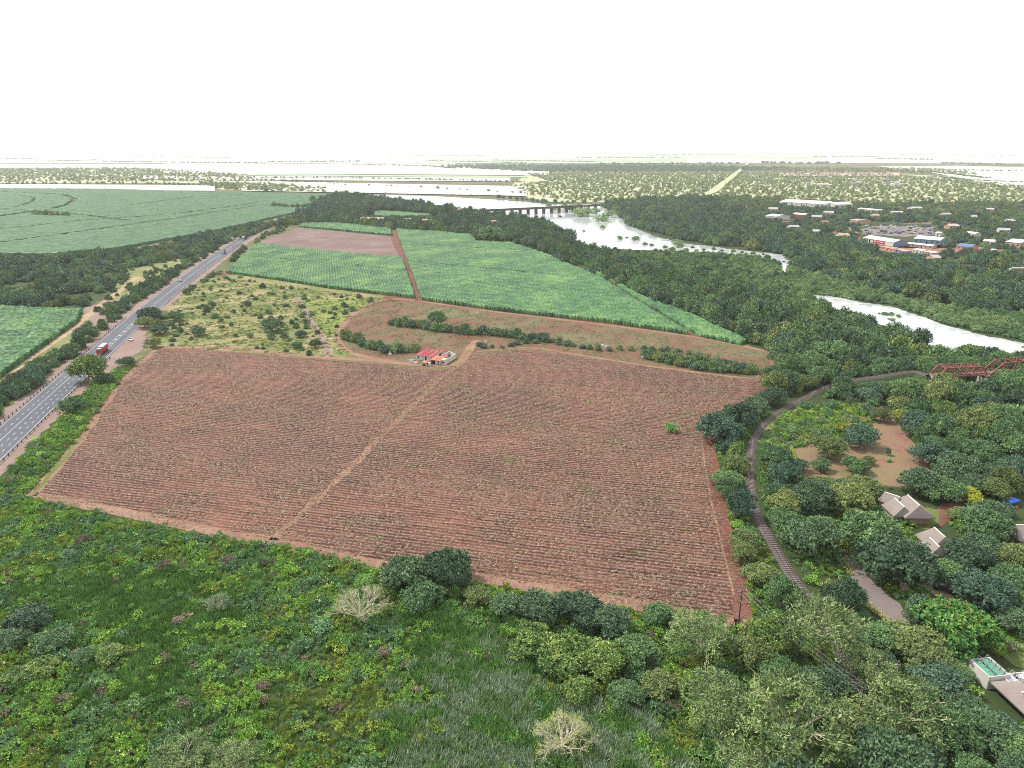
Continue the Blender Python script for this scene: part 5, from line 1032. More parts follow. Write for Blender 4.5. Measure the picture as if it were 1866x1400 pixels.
# bare trees
def bare_tree(u, v, rpx, mat, label, Hf=1.3, seed=1, leafy=None):
    R = 5.0
    for _ in range(4): H = R * Hf; p = P(u, v, H * .55); R = rpx * depth(p[0], p[1], H * .5) / FPX
    H = R * Hf; r = random.Random(seed); o = empty('bare_tree', p[0], p[1]); EXP.append((p[0], p[1], R * .8)); b = MB(); lv = []
    def grow(q, d, L, rad, n):
        q1 = q + d * L; b.tube([q, q + d * L * .5 + Vector((r.gauss(0, .04), r.gauss(0, .04), 0)) * L, q1], [rad, rad * .8, rad * .6], 5 if n > 1 else 3)
        if n == 0: lv.append(q1); return
        for i in range(3 if n > 2 else 4):
            nd = (d + Vector((r.gauss(0, .55), r.gauss(0, .55), r.gauss(.05, .3)))).normalized()
            if nd.z < -.1: nd.z = .1
            grow(q + d * L * r.uniform(.55, 1), nd, L * r.uniform(.6, .8), rad * .55, n - 1)
    b2 = b; grow(Vector((0, 0, 0)), Vector((0, 0, 1)), H * .22, .20, 0); b = MB()
    b2.build('trunk', M[mat], o); lv.clear(); top = Vector((0, 0, H * .2))
    for i in range(11):
        a = i * .9 + r.uniform(-.3, .3); grow(top, Vector((math.cos(a) * 1.0, math.sin(a) * 1.0, r.uniform(.5, 1.2))).normalized(), R * .50, .15, 4)
    b.build('branches', M[mat], o)
    if leafy:
        q = np.array([l[:] for l in lv]); q = np.repeat(q[rng.random(len(q)) < .35], 3, 0); q = q + rng.normal(0, .18, q.shape); ax = unit(rng.normal(0, 1, q.shape)); v_, f_ = leaves(q, ax, unit(rng.normal(0, 1, q.shape) + [0, 0, 1]), np.full(len(q), .28), np.full(len(q), .14))
        link('leaves', leaf_mesh('leaves', (v_, f_, rng.random(len(f_))), M[leafy]), None, o)['kind'] = 'stuff'
    tag(o, label, 'bare tree'); return o
bare_tree(655, 1104, 52, 'bark_white', 'pale almost leafless tree in the green thicket below the ploughed field', 1.25, 3, 'herb_gold')
bare_tree(1025, 1335, 54, 'bark_white', 'bare grey tree with slender limbs at the bottom edge among reeds', 1.5, 5, 'herb_gold')
bare_tree(398, 1098, 24, 'bark_pale', 'small half-bare fan-shaped tree in the left thicket', 1.3, 6, 'herb_blue')
for i, (u, v, r_) in enumerate([(300, 1030, 12), (325, 1132, 10), (415, 1022, 12), (150, 985, 12), (480, 1250, 10), (700, 1190, 10), (612, 1290, 10), (138, 1195, 11)]): bare_tree(u, v, r_, 'bark', ['dry brown shrub standing in the green thicket near the left part of the field fence', 'dead pinkish shrub in the middle of the dark grass', 'dry brown shrub near the gate end of the fence', 'dry pinkish shrub near the left field corner', 'dead twiggy shrub at the left of the brownish grass patch', 'dry shrub below the bare pale tree', 'grey dead shrub in the middle of the brownish grass patch', 'dry stalk beside the dark bushes on the left'][i], 1.2, 20 + i, 'herb_dry')

# hedges
def hedge(px, wd, h, mat, label, seed=1):
    L = smooth_line(PP(px), .6); c = L[0]; r = np.random.default_rng(seed); n = len(L) * 26; i = r.integers(0, len(L) - 1, n); nn = normals2(L)[i]
    pos = np.c_[L[i] - c + nn * r.uniform(-wd / 2, wd / 2, (n, 1)) + r.normal(0, .1, (n, 2)), r.uniform(.1, h, n)]; ax = unit(r.normal(0, 1, (n, 3)) + [0, 0, .8]); v, f = leaves(pos, ax, unit(r.normal(0, 1, (n, 3)) + [0, 0, 1.2]), r.uniform(.2, .45, n), r.uniform(.15, .3, n))
    o = link('hedge', leaf_mesh('hedge', (v, f, r.random(n)), M[mat])); o.location = (c[0], c[1], 0); tag(o, label, 'hedge')
hedge([(1441, 818), (1446, 836), (1456, 860)], 1.2, 1.4, 'leaf_yellow', 'bright yellow hedge at the left edge of the reddish yard')
hedge([(1538, 1022), (1545, 1042), (1552, 1050)], 1.1, 1.2, 'leaf_yellow', 'short yellow hedge piece above the dark oval tree', 2)
hedge([(1583, 1108), (1605, 1126), (1628, 1143), (1644, 1154)], 1.2, 1.3, 'leaf_yellow', 'long bright yellow hedge along the gravel drive', 3)
hedge([(1800, 1168), (1815, 1180), (1812, 1196)], 1.4, 1.6, 'leaf_yellow', 'yellow bush row under the orange-flowered tree', 4)

# ------------------------------------------------------------------ woods: every class of place is an outline on the ground
REG = [ # (class, outline in photo pixels)
 ('none', [(1440, 818), (1470, 812), (1500, 804), (1560, 808), (1602, 752), (1625, 752), (1660, 800), (1715, 868), (1700, 890), (1640, 892), (1560, 884), (1462, 872)]),
 ('none', [(1655, 925), (1700, 905), (1760, 898), (1772, 925), (1730, 955), (1745, 985), (1775, 1000), (1770, 1030), (1735, 1045), (1700, 1010), (1665, 965)]),
 ('none', [(1600, 890), (1670, 895), (1700, 935), (1650, 950), (1610, 925)]), ('none', [(1680, 955), (1740, 960), (1735, 1010), (1700, 1010)]), ('none', [(1835, 900), (1990, 900), (1990, 1010), (1830, 1000)]),
 ('none', [(1530, 1010), (1560, 1020), (1640, 1100), (1660, 1130), (1690, 1170), (1770, 1200), (1930, 1190), (1990, 1420), (1800, 1300), (1765, 1240), (1660, 1190), (1590, 1125), (1545, 1070)]),
 ('none', [(1660, 1055), (1710, 1058), (1755, 1090), (1755, 1112), (1700, 1092)]),
 ('sparse', [(1390, 775), (1450, 742), (1530, 730), (1610, 738), (1600, 752), (1560, 790), (1470, 815), (1410, 850), (1385, 830)]),
 ('river', RIV1), ('river', RIV2),
 ('none', [(655, 389), (700, 383), (800, 390), (795, 398), (700, 400)]), ('none', [(765, 398), (812, 388), (848, 393), (800, 401)]),
 ('town', [(1390, 374), (1560, 376), (1620, 384), (1600, 402), (1560, 412), (1480, 408), (1390, 404)]),
 ('none', [(1565, 412), (1600, 405), (1705, 409), (1720, 430), (1720, 455), (1700, 468), (1600, 460), (1565, 442)]),
 ('town', [(1500, 412), (1570, 412), (1600, 405), (1710, 400), (1870, 430), (1870, 480), (1780, 480), (1640, 468), (1560, 450), (1500, 430)]),
 ('reed', [(1360, 480), (1445, 490), (1617, 541), (1746, 567), (1866, 574), (2100, 590), (2100, 655), (1866, 624), (1713, 588), (1628, 556), (1494, 538), (1445, 522), (1400, 500)]),
 ('reedmix', [(1050, 452), (1100, 460), (1170, 464), (1290, 465), (1400, 474), (1424, 488), (1420, 500), (1380, 505), (1250, 492), (1130, 480)]),
 ('reedmix', [(1130, 470), (1240, 480), (1400, 482), (1440, 520), (1480, 545), (1500, 562), (1560, 585), (1480, 580), (1380, 545), (1260, 510), (1160, 490)]),
 ('darkwood', [(500, 404), (560, 382), (600, 362), (640, 354), (760, 366), (850, 378), (905, 388), (970, 394), (1005, 416), (1050, 440), (1062, 455), (1050, 492), (1000, 464), (935, 442), (868, 438), (866, 426), (800, 418), (716, 410), (562, 399)]),
 ('wood', [(1000, 440), (1062, 455), (1200, 478), (1290, 480), (1400, 490), (1430, 520), (1480, 560), (1560, 588), (1640, 620), (1720, 650), (1866, 672), (2600, 780), (2600, 1700), (1376, 1700), (1378, 1150), (1362, 1085), (1318, 900), (1298, 800), (1308, 768), (1392, 738), (1394, 700), (1422, 660), (1358, 622), (1262, 576), (1168, 540), (1092, 500), (1055, 484)]),
 ('wood3', [(1290, 358), (1420, 364), (1560, 374), (1700, 372), (1866, 370), (2300, 373), (2300, 402), (1866, 400), (1700, 396), (1560, 392), (1420, 385), (1300, 376)]),
 ('wood2', [(1105, 374), (1180, 366), (1290, 360), (1420, 366), (1560, 376), (1700, 374), (1866, 372), (2300, 375), (2300, 590), (1866, 572), (1746, 564), (1617, 538), (1445, 488), (1432, 464), (1300, 446), (1240, 438), (1150, 412), (1120, 388)]),
 ('leftwood', [(-300, 476), (100, 472), (240, 462), (330, 442), (440, 420), (500, 403), (508, 410), (470, 426), (430, 440), (400, 452), (360, 468), (300, 474), (240, 490), (215, 520), (170, 545), (150, 562), (-300, 562)]),
 ('belt', [(225, 555), (260, 525), (330, 488), (400, 452), (408, 458), (350, 500), (300, 530), (255, 562), (200, 600), (165, 630), (150, 628), (190, 590)]),
 ('belt', [(-60, 712), (0, 705), (60, 672), (110, 640), (150, 625), (140, 645), (80, 695), (0, 760), (-60, 800)]),
 ('sparse', [(205, 535), (230, 482), (360, 464), (400, 455), (340, 485), (260, 525), (225, 555), (190, 590), (150, 610), (130, 640), (60, 680), (120, 630)]),
 ('rbelt', [(412, 480), (440, 458), (480, 430), (510, 415), (520, 418), (470, 440), (425, 478)]),
 ('veldbush', [(255, 640), (262, 600), (300, 566), (345, 530), (400, 500), (600, 535), (745, 552), (690, 552), (650, 568), (618, 598), (614, 622), (640, 646), (600, 650), (300, 630)]),
 ('scrub', [(262, 612), (262, 590), (300, 562), (345, 525), (400, 495), (420, 510), (380, 530), (430, 545), (400, 560), (340, 570), (330, 600), (300, 620)]),
 ('verge', [(40, 900), (0, 905), (0, 850), (100, 765), (160, 705), (210, 672), (262, 640), (240, 670), (215, 700), (150, 792)]),
]
REGW = [(c, PP(p)) for c, p in REG]
TRKX = TL
OBST = []     # building footprints to keep trees off
for o in COL.objects:
    if o.type == 'EMPTY' and o.parent is None and o.get('category') in ('house', 'building', 'lodge', 'warehouse', 'shop hall', 'shed', 'stall', 'kiosk', 'farm building', 'canopy', 'jeep'):
        ks = [c for c in COL.objects if c.parent == o and c.type == 'MESH']
        if ks:
            q = np.array([o.matrix_basis @ Vector(c) for k_ in ks for c in k_.bound_box]); OBST.append((q[:, 0].min() - 1.5, q[:, 0].max() + 1.5, q[:, 1].min() - 2.5, q[:, 1].max() + 1.5, 1 if o['category'] == 'farm building' else 0))
WN1, WN2 = Noise(70, 61), Noise(70, 62)
def classify(x, y):
    out = np.full(len(x), '', 'U10'); X0, Y0 = x, y; wq = np.clip((y - 700) / 60, 0, 9); x = x + wq * WN1(x, y); y = y + wq * 2.2 * WN2(x, y)
    for c, p in REGW:
        m = (out == '') & inside(p, x, y); out[m] = c
    for c, p in REGW:
        if c in ('river', 'none'): out[inside(p, X0, Y0)] = 'none'
    x, y = X0, Y0
    d = seg_dist(TRKX[::3], x, y); out[d < 4.2] = 'none'
    d = seg_dist(RL[::4], x, y); out[d < 11.5] = 'none'
    for a, b, c, e, far in OBST: out[(x > a) & (x < b) & (y > c - (8 if y.size and c > 900 else 2)) & (y < e)] = 'none'
    return out
# class: (spacing, keep, Rmin, Rmax, Hf, shapes, mats)
CLS = {
 'wood': (6.8, .95, 2.9, 8.6, 1.2, ['leaf_dark', 'leaf_mid', 'leaf_olive', 'leaf_blue', 'leaf_castor'], [.30, .36, .15, .14, .05]),
 'darkwood': (8.5, .96, 4.5, 8.5, 1.3, ['leaf_blue', 'leaf_dark', 'leaf_mid'], [.45, .30, .25]),
 'wood2': (9.0, .95, 4.5, 9.0, 1.1, ['leaf_dark', 'leaf_blue', 'leaf_mid', 'leaf_olive'], [.30, .25, .30, .15]),
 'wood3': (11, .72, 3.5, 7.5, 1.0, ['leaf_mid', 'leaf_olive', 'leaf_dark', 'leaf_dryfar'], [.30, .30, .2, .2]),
 'town': (12, .60, 3.5, 7.0, 1.0, ['leaf_dark', 'leaf_blue', 'leaf_mid'], [.5, .3, .2]),
 'reed': (4.2, .95, 2.2, 4.0, .95, ['reed_green', 'leaf_mid'], [.93, .07]),
 'reedmix': (5.0, .95, 2.4, 4.6, 1.1, ['reed_green', 'leaf_mid', 'leaf_dark'], [.5, .3, .2]),
 'leftwood': (7.4, .90, 2.8, 8.2, 1.0, ['leaf_dark', 'leaf_blue', 'leaf_mid', 'leaf_olive'], [.28, .22, .32, .18]),
 'belt': (5.2, .9, 2.6, 5.0, 1.15, ['leaf_dark', 'leaf_mid', 'leaf_blue'], [.5, .3, .2]),
 'rbelt': (6.5, .6, 2.4, 4.6, 1.1, ['leaf_mid', 'leaf_dark', 'leaf_olive'], [.4, .4, .2]),
 'sparse': (7.5, .38, 1.6, 4.0, 1.0, ['leaf_dark', 'leaf_mid', 'leaf_olive'], [.5, .3, .2]),
 'veldbush': (6.2, .24, .8, 3.4, .9, ['leaf_dark', 'leaf_mid', 'leaf_blue'], [.5, .3, .2]),
 'scrub': (4.8, .85, 1.8, 3.6, .9, ['leaf_dark', 'leaf_mid', 'leaf_olive'], [.4, .4, .2]),
 'verge': (4.6, .75, 1.4, 3.2, .85, ['leaf_mid', 'leaf_castor', 'herb_light'], [.4, .2, .4]),
}
CLEAR = Noise(95, 77)
cand = []
for cl, (sp, keep, r0, r1, Hf, mats, pr) in CLS.items():
    polys = [p for c, p in REGW if c == cl]; al = np.concatenate(polys)
    x0, x1, y0, y1 = al[:, 0].min(), al[:, 0].max(), max(78, al[:, 1].min()), min(2100, al[:, 1].max())
    gx, gy = np.meshgrid(np.arange(x0, x1, sp), np.arange(y0, y1, sp * .9)); gx = gx.ravel() + rng.uniform(-.42, .42, gx.size) * sp; gy = gy.ravel() + rng.uniform(-.42, .42, gy.size) * sp
    if cl in ('wood2', 'wood3', 'leftwood', 'reedmix'): m = CLEAR(gx, gy) < (1.15 if cl != 'leftwood' else 1.3); gx, gy = gx[m], gy[m]
    u, v = to_px(gx, gy); m = (u > -60) & (u < 1930) & (v < 1480) & (rng.random(gx.size) < keep); gx, gy = gx[m], gy[m]
    m = classify(gx, gy) == cl; gx, gy = gx[m], gy[m]; n = len(gx)
    for ex, ey, er in EXP:
        d = np.hypot(gx - ex, gy - ey); m = d > er * .95; gx, gy = gx[m], gy[m]
    n = len(gx); R = r0 + (r1 - r0) * rng.beta(1.3, 2.3, n); H = R * Hf * rng.uniform(.72, 1.38, n)
    patch = Noise(60, hash(cl) % 97 if False else len(cl) * 7)(gx, gy); mi = np.array([rng.choice(len(mats), p=pr) for _ in range(n)]); mi[(patch > .9)] = min(1, len(mats) - 1)
    cand += [(gx[i], gy[i], R[i], H[i], mats[mi[i]], cl) for i in range(n)]
# rows of bushes in the fallow strip
for line, sp, rr_, hf in (([(712, 592), (760, 598), (800, 604), (830, 606)], 3.2, (2.2, 4.0), 1.2), ([(830, 608), (900, 612), (950, 618), (1000, 624)], 3.2, (2.1, 3.8), 1.2), ([(985, 620), (1060, 636), (1110, 638), (1165, 640)], 4.6, (1.5, 2.8), 1.0), ([(630, 618), (665, 630), (700, 642), (755, 643)], 3.0, (2.1, 3.9), 1.2), ([(870, 632), (910, 634), (960, 626), (990, 628)], 4.5, (1.3, 2.6), 1.0), ([(1180, 652), (1230, 664), (1300, 676), (1385, 684)], 2.6, (2.2, 4.2), 1.05), ([(1180, 645), (1240, 652), (1300, 660), (1370, 672)], 3.2, (1.8, 3.2), 1.0), ([(1170, 640), (1240, 642), (1290, 655)], 5.5, (1.4, 2.6), 1.0),
        ([(62, 393), (90, 395), (132, 396)], 9, (4, 6.5), 1.3), ([(136, 398), (180, 402), (236, 406)], 10, (1.5, 2.6), 1.0), ([(500, 378), (545, 380), (600, 378)], 9, (4.5, 7.5), 1.2), ([(505, 412), (560, 408), (620, 408), (712, 418), (800, 424), (866, 430)], 5.5, (4.0, 6.0), 1.7), ([(500, 410), (480, 418), (440, 436)], 7, (3.5, 5.5), 1.2), ([(0, 352), (200, 348), (390, 352)], 400, (2, 3), 1)):
    L = smooth_line(PP(line), 1.0); cum = np.concatenate([[0], np.cumsum(np.linalg.norm(np.diff(L, axis=0), axis=1))]); d = 0
    while d < cum[-1]:
        x = np.interp(d, cum, L[:, 0]) + random.gauss(0, .5); y = np.interp(d, cum, L[:, 1]) + random.gauss(0, 1.2); R = random.uniform(*rr_)
        if min([math.hypot(x - a, y - b) / r for a, b, r in EXP]) > .6: cand.append((x, y, R, R * hf * random.uniform(.9, 1.2), random.choice(['leaf_dark', 'leaf_mid', 'leaf_blue', 'leaf_mid', 'leaf_olive']), 'row'))
        d += sp * random.uniform(.7, 1.3)
# mounds of green standing in the river
for u, v, r in [(1062, 394, 20), (1040, 386, 14), (1095, 404, 14), (1028, 380, 10), (1010, 384, 9), (1050, 380, 12), (1110, 396, 14), (1085, 389, 12), (1098, 416, 6), (1021, 396, 4), (1064, 422, 3), (1128, 436, 7), (1142, 434, 3), (1158, 438, 9), (1175, 446, 5), (1187, 448, 5), (1232, 446, 12), (1240, 452, 9), (1262, 452, 4), (1282, 456, 4), (1300, 455, 5), (1315, 458, 4), (1335, 459, 6), (1352, 461, 4), (1372, 463, 5), (1390, 465, 4), (1212, 452, 6), (1225, 456, 7), (1250, 457, 6), (1270, 459, 6), (1195, 458, 6), (1428, 478, 3), (1120, 454, 4), (1000, 376, 7), (1120, 390, 8), (1395, 470, 3)]:
    p = P(u, v); R = r * depth(p[0], p[1]) / FPX; cand.append((p[0], p[1], R, R * .75, 'reed_green' if r > 5 else 'leaf_dark', 'isle'))
for u, v, r in [(1612, 574, 7), (1624, 575, 8), (1636, 578, 6), (1628, 585, 6), (1620, 583, 4), (1760, 639, 9), (1776, 642, 10), (1792, 646, 8), (1748, 636, 5), (1602, 572, 3), (1822, 652, 14), (1850, 655, 14), (1866, 634, 5)]:
    p = P(u, v); R = r * depth(p[0], p[1]) / FPX; cand.append((p[0], p[1], R, R * .7, 'reed_green', 'isle'))

VIS = []
def vis(px, zz=0.0, step=None):
    for a in px: q = P(a[0], a[1], zz); VIS.append((a[0], a[1], depth(q[0], q[1], zz)))
for q in TL[::2]:
    u, v = to_px(q[0], q[1], .3)
    if (1366 < u < 1466 and 726 < v < 888) or (1474 >= u > 1376 and 940 < v < 1085) or (1548 < u < 1655): VIS.append((u, v, depth(q[0], q[1])))
for o in COL.objects:
    if o.type == 'EMPTY' and o.parent is None and o.get('category') in ('house', 'building', 'lodge', 'warehouse', 'shop hall', 'shed', 'stall', 'kiosk', 'farm building', 'jeep', 'canopy', 'truck', 'car'):
        ks = [c for c in COL.objects if c.parent == o and c.name.split('.')[0] in ('wall', 'body', 'load_box', 'cloth', 'banner')]
        for k_ in ks:
            mt = o.matrix_basis @ k_.matrix_basis; bb = [mt @ Vector(c) for c in k_.bound_box]; fz = .45 if o['category'] != 'farm building' else .9
            q = np.array([b[:] for b in bb]); zt = q[:, 2].max(); lo = q[q[:, 2] < q[:, 2].min() + .05]; us, vs_ = to_px(lo[:, 0], lo[:, 1], zt * fz); dp = depth(lo[:, 0], lo[:, 1]); i0 = np.argsort(dp)[:3]
            for t in np.linspace(0, 1, 9): VIS.append((us.min() + (us.max() - us.min()) * t, vs_.max(), dp.min()))
vis([(1585, 1108), (1605, 1124), (1628, 1141), (1642, 1152), (1441, 820), (1447, 840), (1455, 858), (1600, 1090), (1620, 1105), (1610, 1085), (1575, 1050), (1585, 1070), (1690, 1075), (1715, 1082), (1700, 942), (1690, 950), (1725, 935), (1735, 1015), (1745, 1025), (1725, 930)])
vis([(u, v) for u in range(1475, 1690, 14) for v in range(815, 880, 10) if inside(REGW[0][1], np.array([P(u, v)[0]]), np.array([P(u, v)[1]]))[0]]); vis([(1560, 768), (1580, 755), (1600, 745)])
for q0, q1 in ((BA, BB), (B2, B2 + bd * 44)):
    for t in np.linspace(.38 if q0 is BA else .02, 1, 14):
        q = q0 + (q1 - q0) * t; u, v = to_px(q[0], q[1], 5.2); VIS.append((float(u), float(v), float(depth(q[0], q[1])) - 2))
vis([(1850, 676)], 5); vis([(1793, 692), (1790, 697), (1795, 694)])
vis([(1352, 388), (1356, 382), (1375, 406), (1400, 412), (1425, 416)]); vis([(u, 486 + (u - 1780) * .15) for u in range(1720, 1840, 12)]); vis([(u, 462) for u in range(1600, 1720, 10)]); vis([(u, 406) for u in range(1400, 1520, 12)]); vis([(u, 409) for u in range(1660, 1790, 14)])
vis([(u, v) for u in range(1580, 1700, 12) for v in (415, 422)]); vis([(u, 394) for u in range(670, 790, 10)]); vis([(1660 + 12 * k, 392) for k in range(0)])
vis([(u, v) for u in range(1772, 1842, 8) for v in range(1198 + (u - 1772) // 3, 1216 + (u - 1772) // 3, 6)], 3); vis([(1775, 1214), (1790, 1226), (1800, 1236)], 1); vis([(1825, 1240), (1845, 1245), (1860, 1240)], 2.4)
VIS = np.array(VIS); VIS = VIS[np.isfinite(VIS).all(1)]
keep = []
for c in cand:
    x, y, R, H, mt, cl = c
    if cl == 'isle': keep.append(c); continue
    d = depth(x, y); ub, vb = to_px(x, y); ut, vt = to_px(x, y, H * .97); rp = R / d * FPX * .92
    m = (np.abs(VIS[:, 0] - ub) < rp) & (VIS[:, 1] > vt) & (VIS[:, 1] < vb + 1) & (VIS[:, 2] > d + R * .2)
    if m.any():
        hmax = (vb - VIS[m, 1].max()) / (vb - vt) * H
        if hmax < 1.6: continue
        c = (x, y, min(R, hmax * 1.2), hmax, mt, cl)
    keep.append(c)
cand = keep
LM = [('the red truss bridge', 225, 325), ('the farmhouse', -38, 340), ('the larger thatched lodge', 113, 187), ('the lower thatched lodge', 118, 170), ('the reddish yard', 125, 218), ('the power pole', 50, 133), ('the lone yard tree', 102, 213), ('the panelled roofs', 84, 121), ('the orange-flowered tree', 82, 130), ('the lay-by', -205, 365), ('the red truck', -214, 352), ('the wide highway bend', -300, 720),
      ('the railway curve', 72, 235), ('the far right field corner', 114, 312), ('the near left field corner', -147, 195), ('the long river channel', 230, 400), ('the loop track end', 125, 335), ('the cane wedge', 130, 400), ('the far bridge', 60, 1330), ('the parked jeep', 88, 147), ('the brick shed', 92, 150), ('the gravel drive', 77, 150), ('the small left cane field', -300, 440), ('the pale dirt track', -260, 400), ('the grassland path', -105, 430), ('the lone dark grassland tree', -142, 430), ('the pier of the red bridge', 224, 322), ('the blue canopy', 143, 190), ('the largest feathery tree', 40, 105), ('the yellow yard hedge', 88, 215), ('the side river channel', 190, 460), ('the town halls', 480, 900), ('the first white sign', -235, 318)]
TONE = {'leaf_dark': 'dark green', 'leaf_mid': 'mid-green', 'leaf_olive': 'olive green', 'leaf_blue': 'bluish green', 'reed_green': 'pale grey-green', 'leaf_castor': 'yellow-tipped', 'herb_light': 'light green'}
PLACE = {'wood3': 'far bank wood', 'wood': 'riverside wood', 'darkwood': 'dark far wood', 'wood2': 'far bank wood', 'town': 'town', 'reed': 'reedy far bank', 'reedmix': 'reedy thicket', 'leftwood': 'left wood', 'belt': 'highway belt', 'rbelt': 'highway edge', 'sparse': 'open scrub', 'veldbush': 'rough grassland', 'scrub': 'highway scrub', 'verge': 'highway verge', 'row': 'bush row', 'isle': 'river islet'}
def relation(x, y):
    nm, lx, ly = min(LM, key=lambda l: math.hypot(x - l[1], y - l[2])); dx, dy = x - lx, y - ly; d = math.hypot(dx, dy)
    far = 'close ' if d < 15 else ('' if d < 40 else 'well ')
    a = ('behind' if dy > 0 else 'in front of') if abs(dy) > abs(dx) * 1.3 else (('right of' if dx > 0 else 'left of') if abs(dx) > abs(dy) * 1.3 else (('behind and right of' if dx > 0 else 'behind and left of') if dy > 0 else ('in front and right of' if dx > 0 else 'in front and left of')))
    return far + a + ' ' + nm
def short(t):
    w_ = t.split()
    return ' '.join(w_[max(0, len(w_) - 16):])
def visible_size(c): return c[2] / depth(c[0], c[1])
cand.sort(key=visible_size, reverse=True)
BUSHY = {'veldbush', 'row', 'scrub', 'verge', 'isle', 'sparse', 'reed', 'reedmix', 'rbelt'}
NT, NB = 190, 230; nt_, nb_ = 0, 0; rest = []
for c in cand:
    x, y, R, H, mat, cl = c; bushy = cl in BUSHY and (R < 3.4 or cl in ('isle', 'row', 'reed', 'reedmix')); u, v = to_px(x, y, H * .6)
    vis = -20 < u < 1886 and v < 1420
    if vis and not bushy and nt_ < NT:
        nt_ += 1; sz = 'small' if R < 4.2 else ('middling' if R < 5.2 else 'large'); tall = 'tall' if H / R > 1.35 else ('low' if H / R < 1.12 else 'round')
        put_tree(x, y, R, H, 'broad' if y < 330 else 'mid', mat, short('%s %s %s tree, %s, %s' % (sz, tall, TONE[mat], PLACE[cl], relation(x, y))), 'trees of the ' + PLACE[cl])
    elif vis and bushy and nb_ < NB and cl not in ('reed', 'reedmix'):
        nb_ += 1; sz = 'little' if R < 1.6 else ('small' if R < 2.3 else ('medium' if R < 3 else 'big'))
        o = link('bush', crown_mesh('shrub', random.randrange(4), mat)); o.location = (x, y, -.1); o.rotation_euler = (0, 0, random.uniform(0, 6.28)); o.scale = (R, R, H)
        tag(o, short('%s %s bush, %s, %s' % (sz, TONE[mat], PLACE[cl], relation(x, y))), 'bush', 'bushes of the ' + PLACE[cl])
    else: rest.append(c)
MATS = ['leaf_dark', 'leaf_mid', 'leaf_olive', 'leaf_blue', 'reed_green', 'leaf_castor', 'herb_light', 'leaf_dryfar']
def joined(shape, i, mat):
    me = crown_mesh(shape, i, mat); return me
def add_mass(name, label, cat, items, shape, ns=3):
    """items of one scattered wood; per material ns shapes"""
    if not items: return
    mats = sorted({c[4] for c in items}); coll = proto_coll(name + '_shapes', [crown_mesh(shape, i, m) for m in mats for i in range(ns)])
    A = np.array([[c[0], c[1], -.12 * c[3]] for c in items]); R = np.array([c[2] for c in items]); H = np.array([c[3] for c in items])
    pk = np.array([mats.index(c[4]) * ns for c in items]) + rng.integers(0, ns, len(items)); scatter(name, label, cat, A, np.c_[R, R, H * 1.12], pk, coll)
near = [c for c in rest if c[1] < 700 and c[5] in ('wood', 'leftwood', 'belt', 'scrub', 'sparse', 'verge', 'veldbush', 'row', 'rbelt', 'isle')]
add_mass('riverside_wood', 'unbroken green riverside wood filling the gaps between the single trees', 'wood', [c for c in near if c[5] in ('wood', 'isle')], 'mid', 5)
add_mass('highway_wood', 'dense low wood and scrub left and right of the highway', 'wood', [c for c in near if c[5] not in ('wood', 'isle')], 'mid', 4)
add_mass('reed_bank', 'pale green reeds and tall grass along the far bank of the channel', 'reeds', [c for c in rest if c[5] in ('reed', 'reedmix')], 'mid', 4)
add_mass('far_bank_wood', 'dark wood on the far river bank around the town', 'wood', [c for c in rest if c not in near and c[5] in ('wood2', 'town')] if False else [c for c in rest if c[5] in ('wood2', 'wood3', 'town')], 'far' if False else 'mid', 4)
add_mass('distant_wood', 'bluish dark wood between the cane and the far bridge', 'wood', [c for c in rest if c[1] >= 700 and c[5] not in ('wood2', 'wood3', 'town', 'reed', 'reedmix')] + [c for c in rest if c[1] < 700 and c[5] == 'darkwood'], 'mid', 4)

# savanna with haze painted into its crowns, and tree rows toward the skyline
far = []
def far_area(px, sp, keep, r0, r1, mats):
    p = PP(px); gx, gy = np.meshgrid(np.arange(p[:, 0].min(), p[:, 0].max(), sp), np.arange(p[:, 1].min(), p[:, 1].max(), sp * 1.1)); gx = gx.ravel() + rng.uniform(-.45, .45, gx.size) * sp; gy = gy.ravel() + rng.uniform(-.45, .45, gy.size) * sp
    u, v = to_px(gx, gy); m = (u > -30) & (u < 1900) & inside(p, gx, gy) & (rng.random(gx.size) < keep); gx, gy = gx[m], gy[m]
    if r0 < 20:
        ok = classify(gx, gy) == ''; gx, gy = gx[ok], gy[ok]
    for x, y in zip(gx, gy): R = random.uniform(r0, r1); far.append((x, y, R, R * random.uniform(.8, 1.2), random.choice(mats), 'far'))
def far_row(px, sp, r0, r1, mats, keep=.9, wd=4, hf=1.1):
    L = smooth_line(PP(px), 20); cum = np.concatenate([[0], np.cumsum(np.linalg.norm(np.diff(L, axis=0), axis=1))]); d = 0
    while d < cum[-1]:
        if random.random() < keep: R = random.uniform(r0, r1); far.append((np.interp(d, cum, L[:, 0]) + random.gauss(0, wd), np.interp(d, cum, L[:, 1]) + random.gauss(0, wd), R, R * hf, random.choice(mats), 'far'))
        d += sp * random.uniform(.6, 1.4)
HAZED = ['leaf_dryfar', 'leaf_dryfar', 'leaf_dryfar', 'leaf_olive']
far_area([(960, 356), (930, 340), (1000, 330), (960, 318), (1100, 312), (1300, 314), (1620, 318), (1866, 340), (2200, 350), (2200, 374), (1700, 374), (1560, 374), (1420, 366), (1290, 359), (1180, 365), (1105, 371), (1040, 366)], 13, .52, 2.4, 5.5, HAZED)
far_area([(-200, 309), (250, 307), (430, 318), (480, 331), (-200, 333)], 21, .5, 3.5, 7, HAZED); far_area([(360, 333), (480, 336), (610, 346), (700, 353), (600, 352), (480, 350), (400, 345)], 14, .6, 4, 7, HAZED)
far_area([(1380, 306), (1700, 308), (1800, 320), (1640, 316), (1380, 312)], 34, .5, 6, 10, HAZED)
far_area([(800, 304.5), (900, 303), (1300, 305), (1440, 309), (1300, 314), (1000, 314), (930, 312)], 32, .75, 9, 15, ['leaf_blue', 'leaf_dark'])
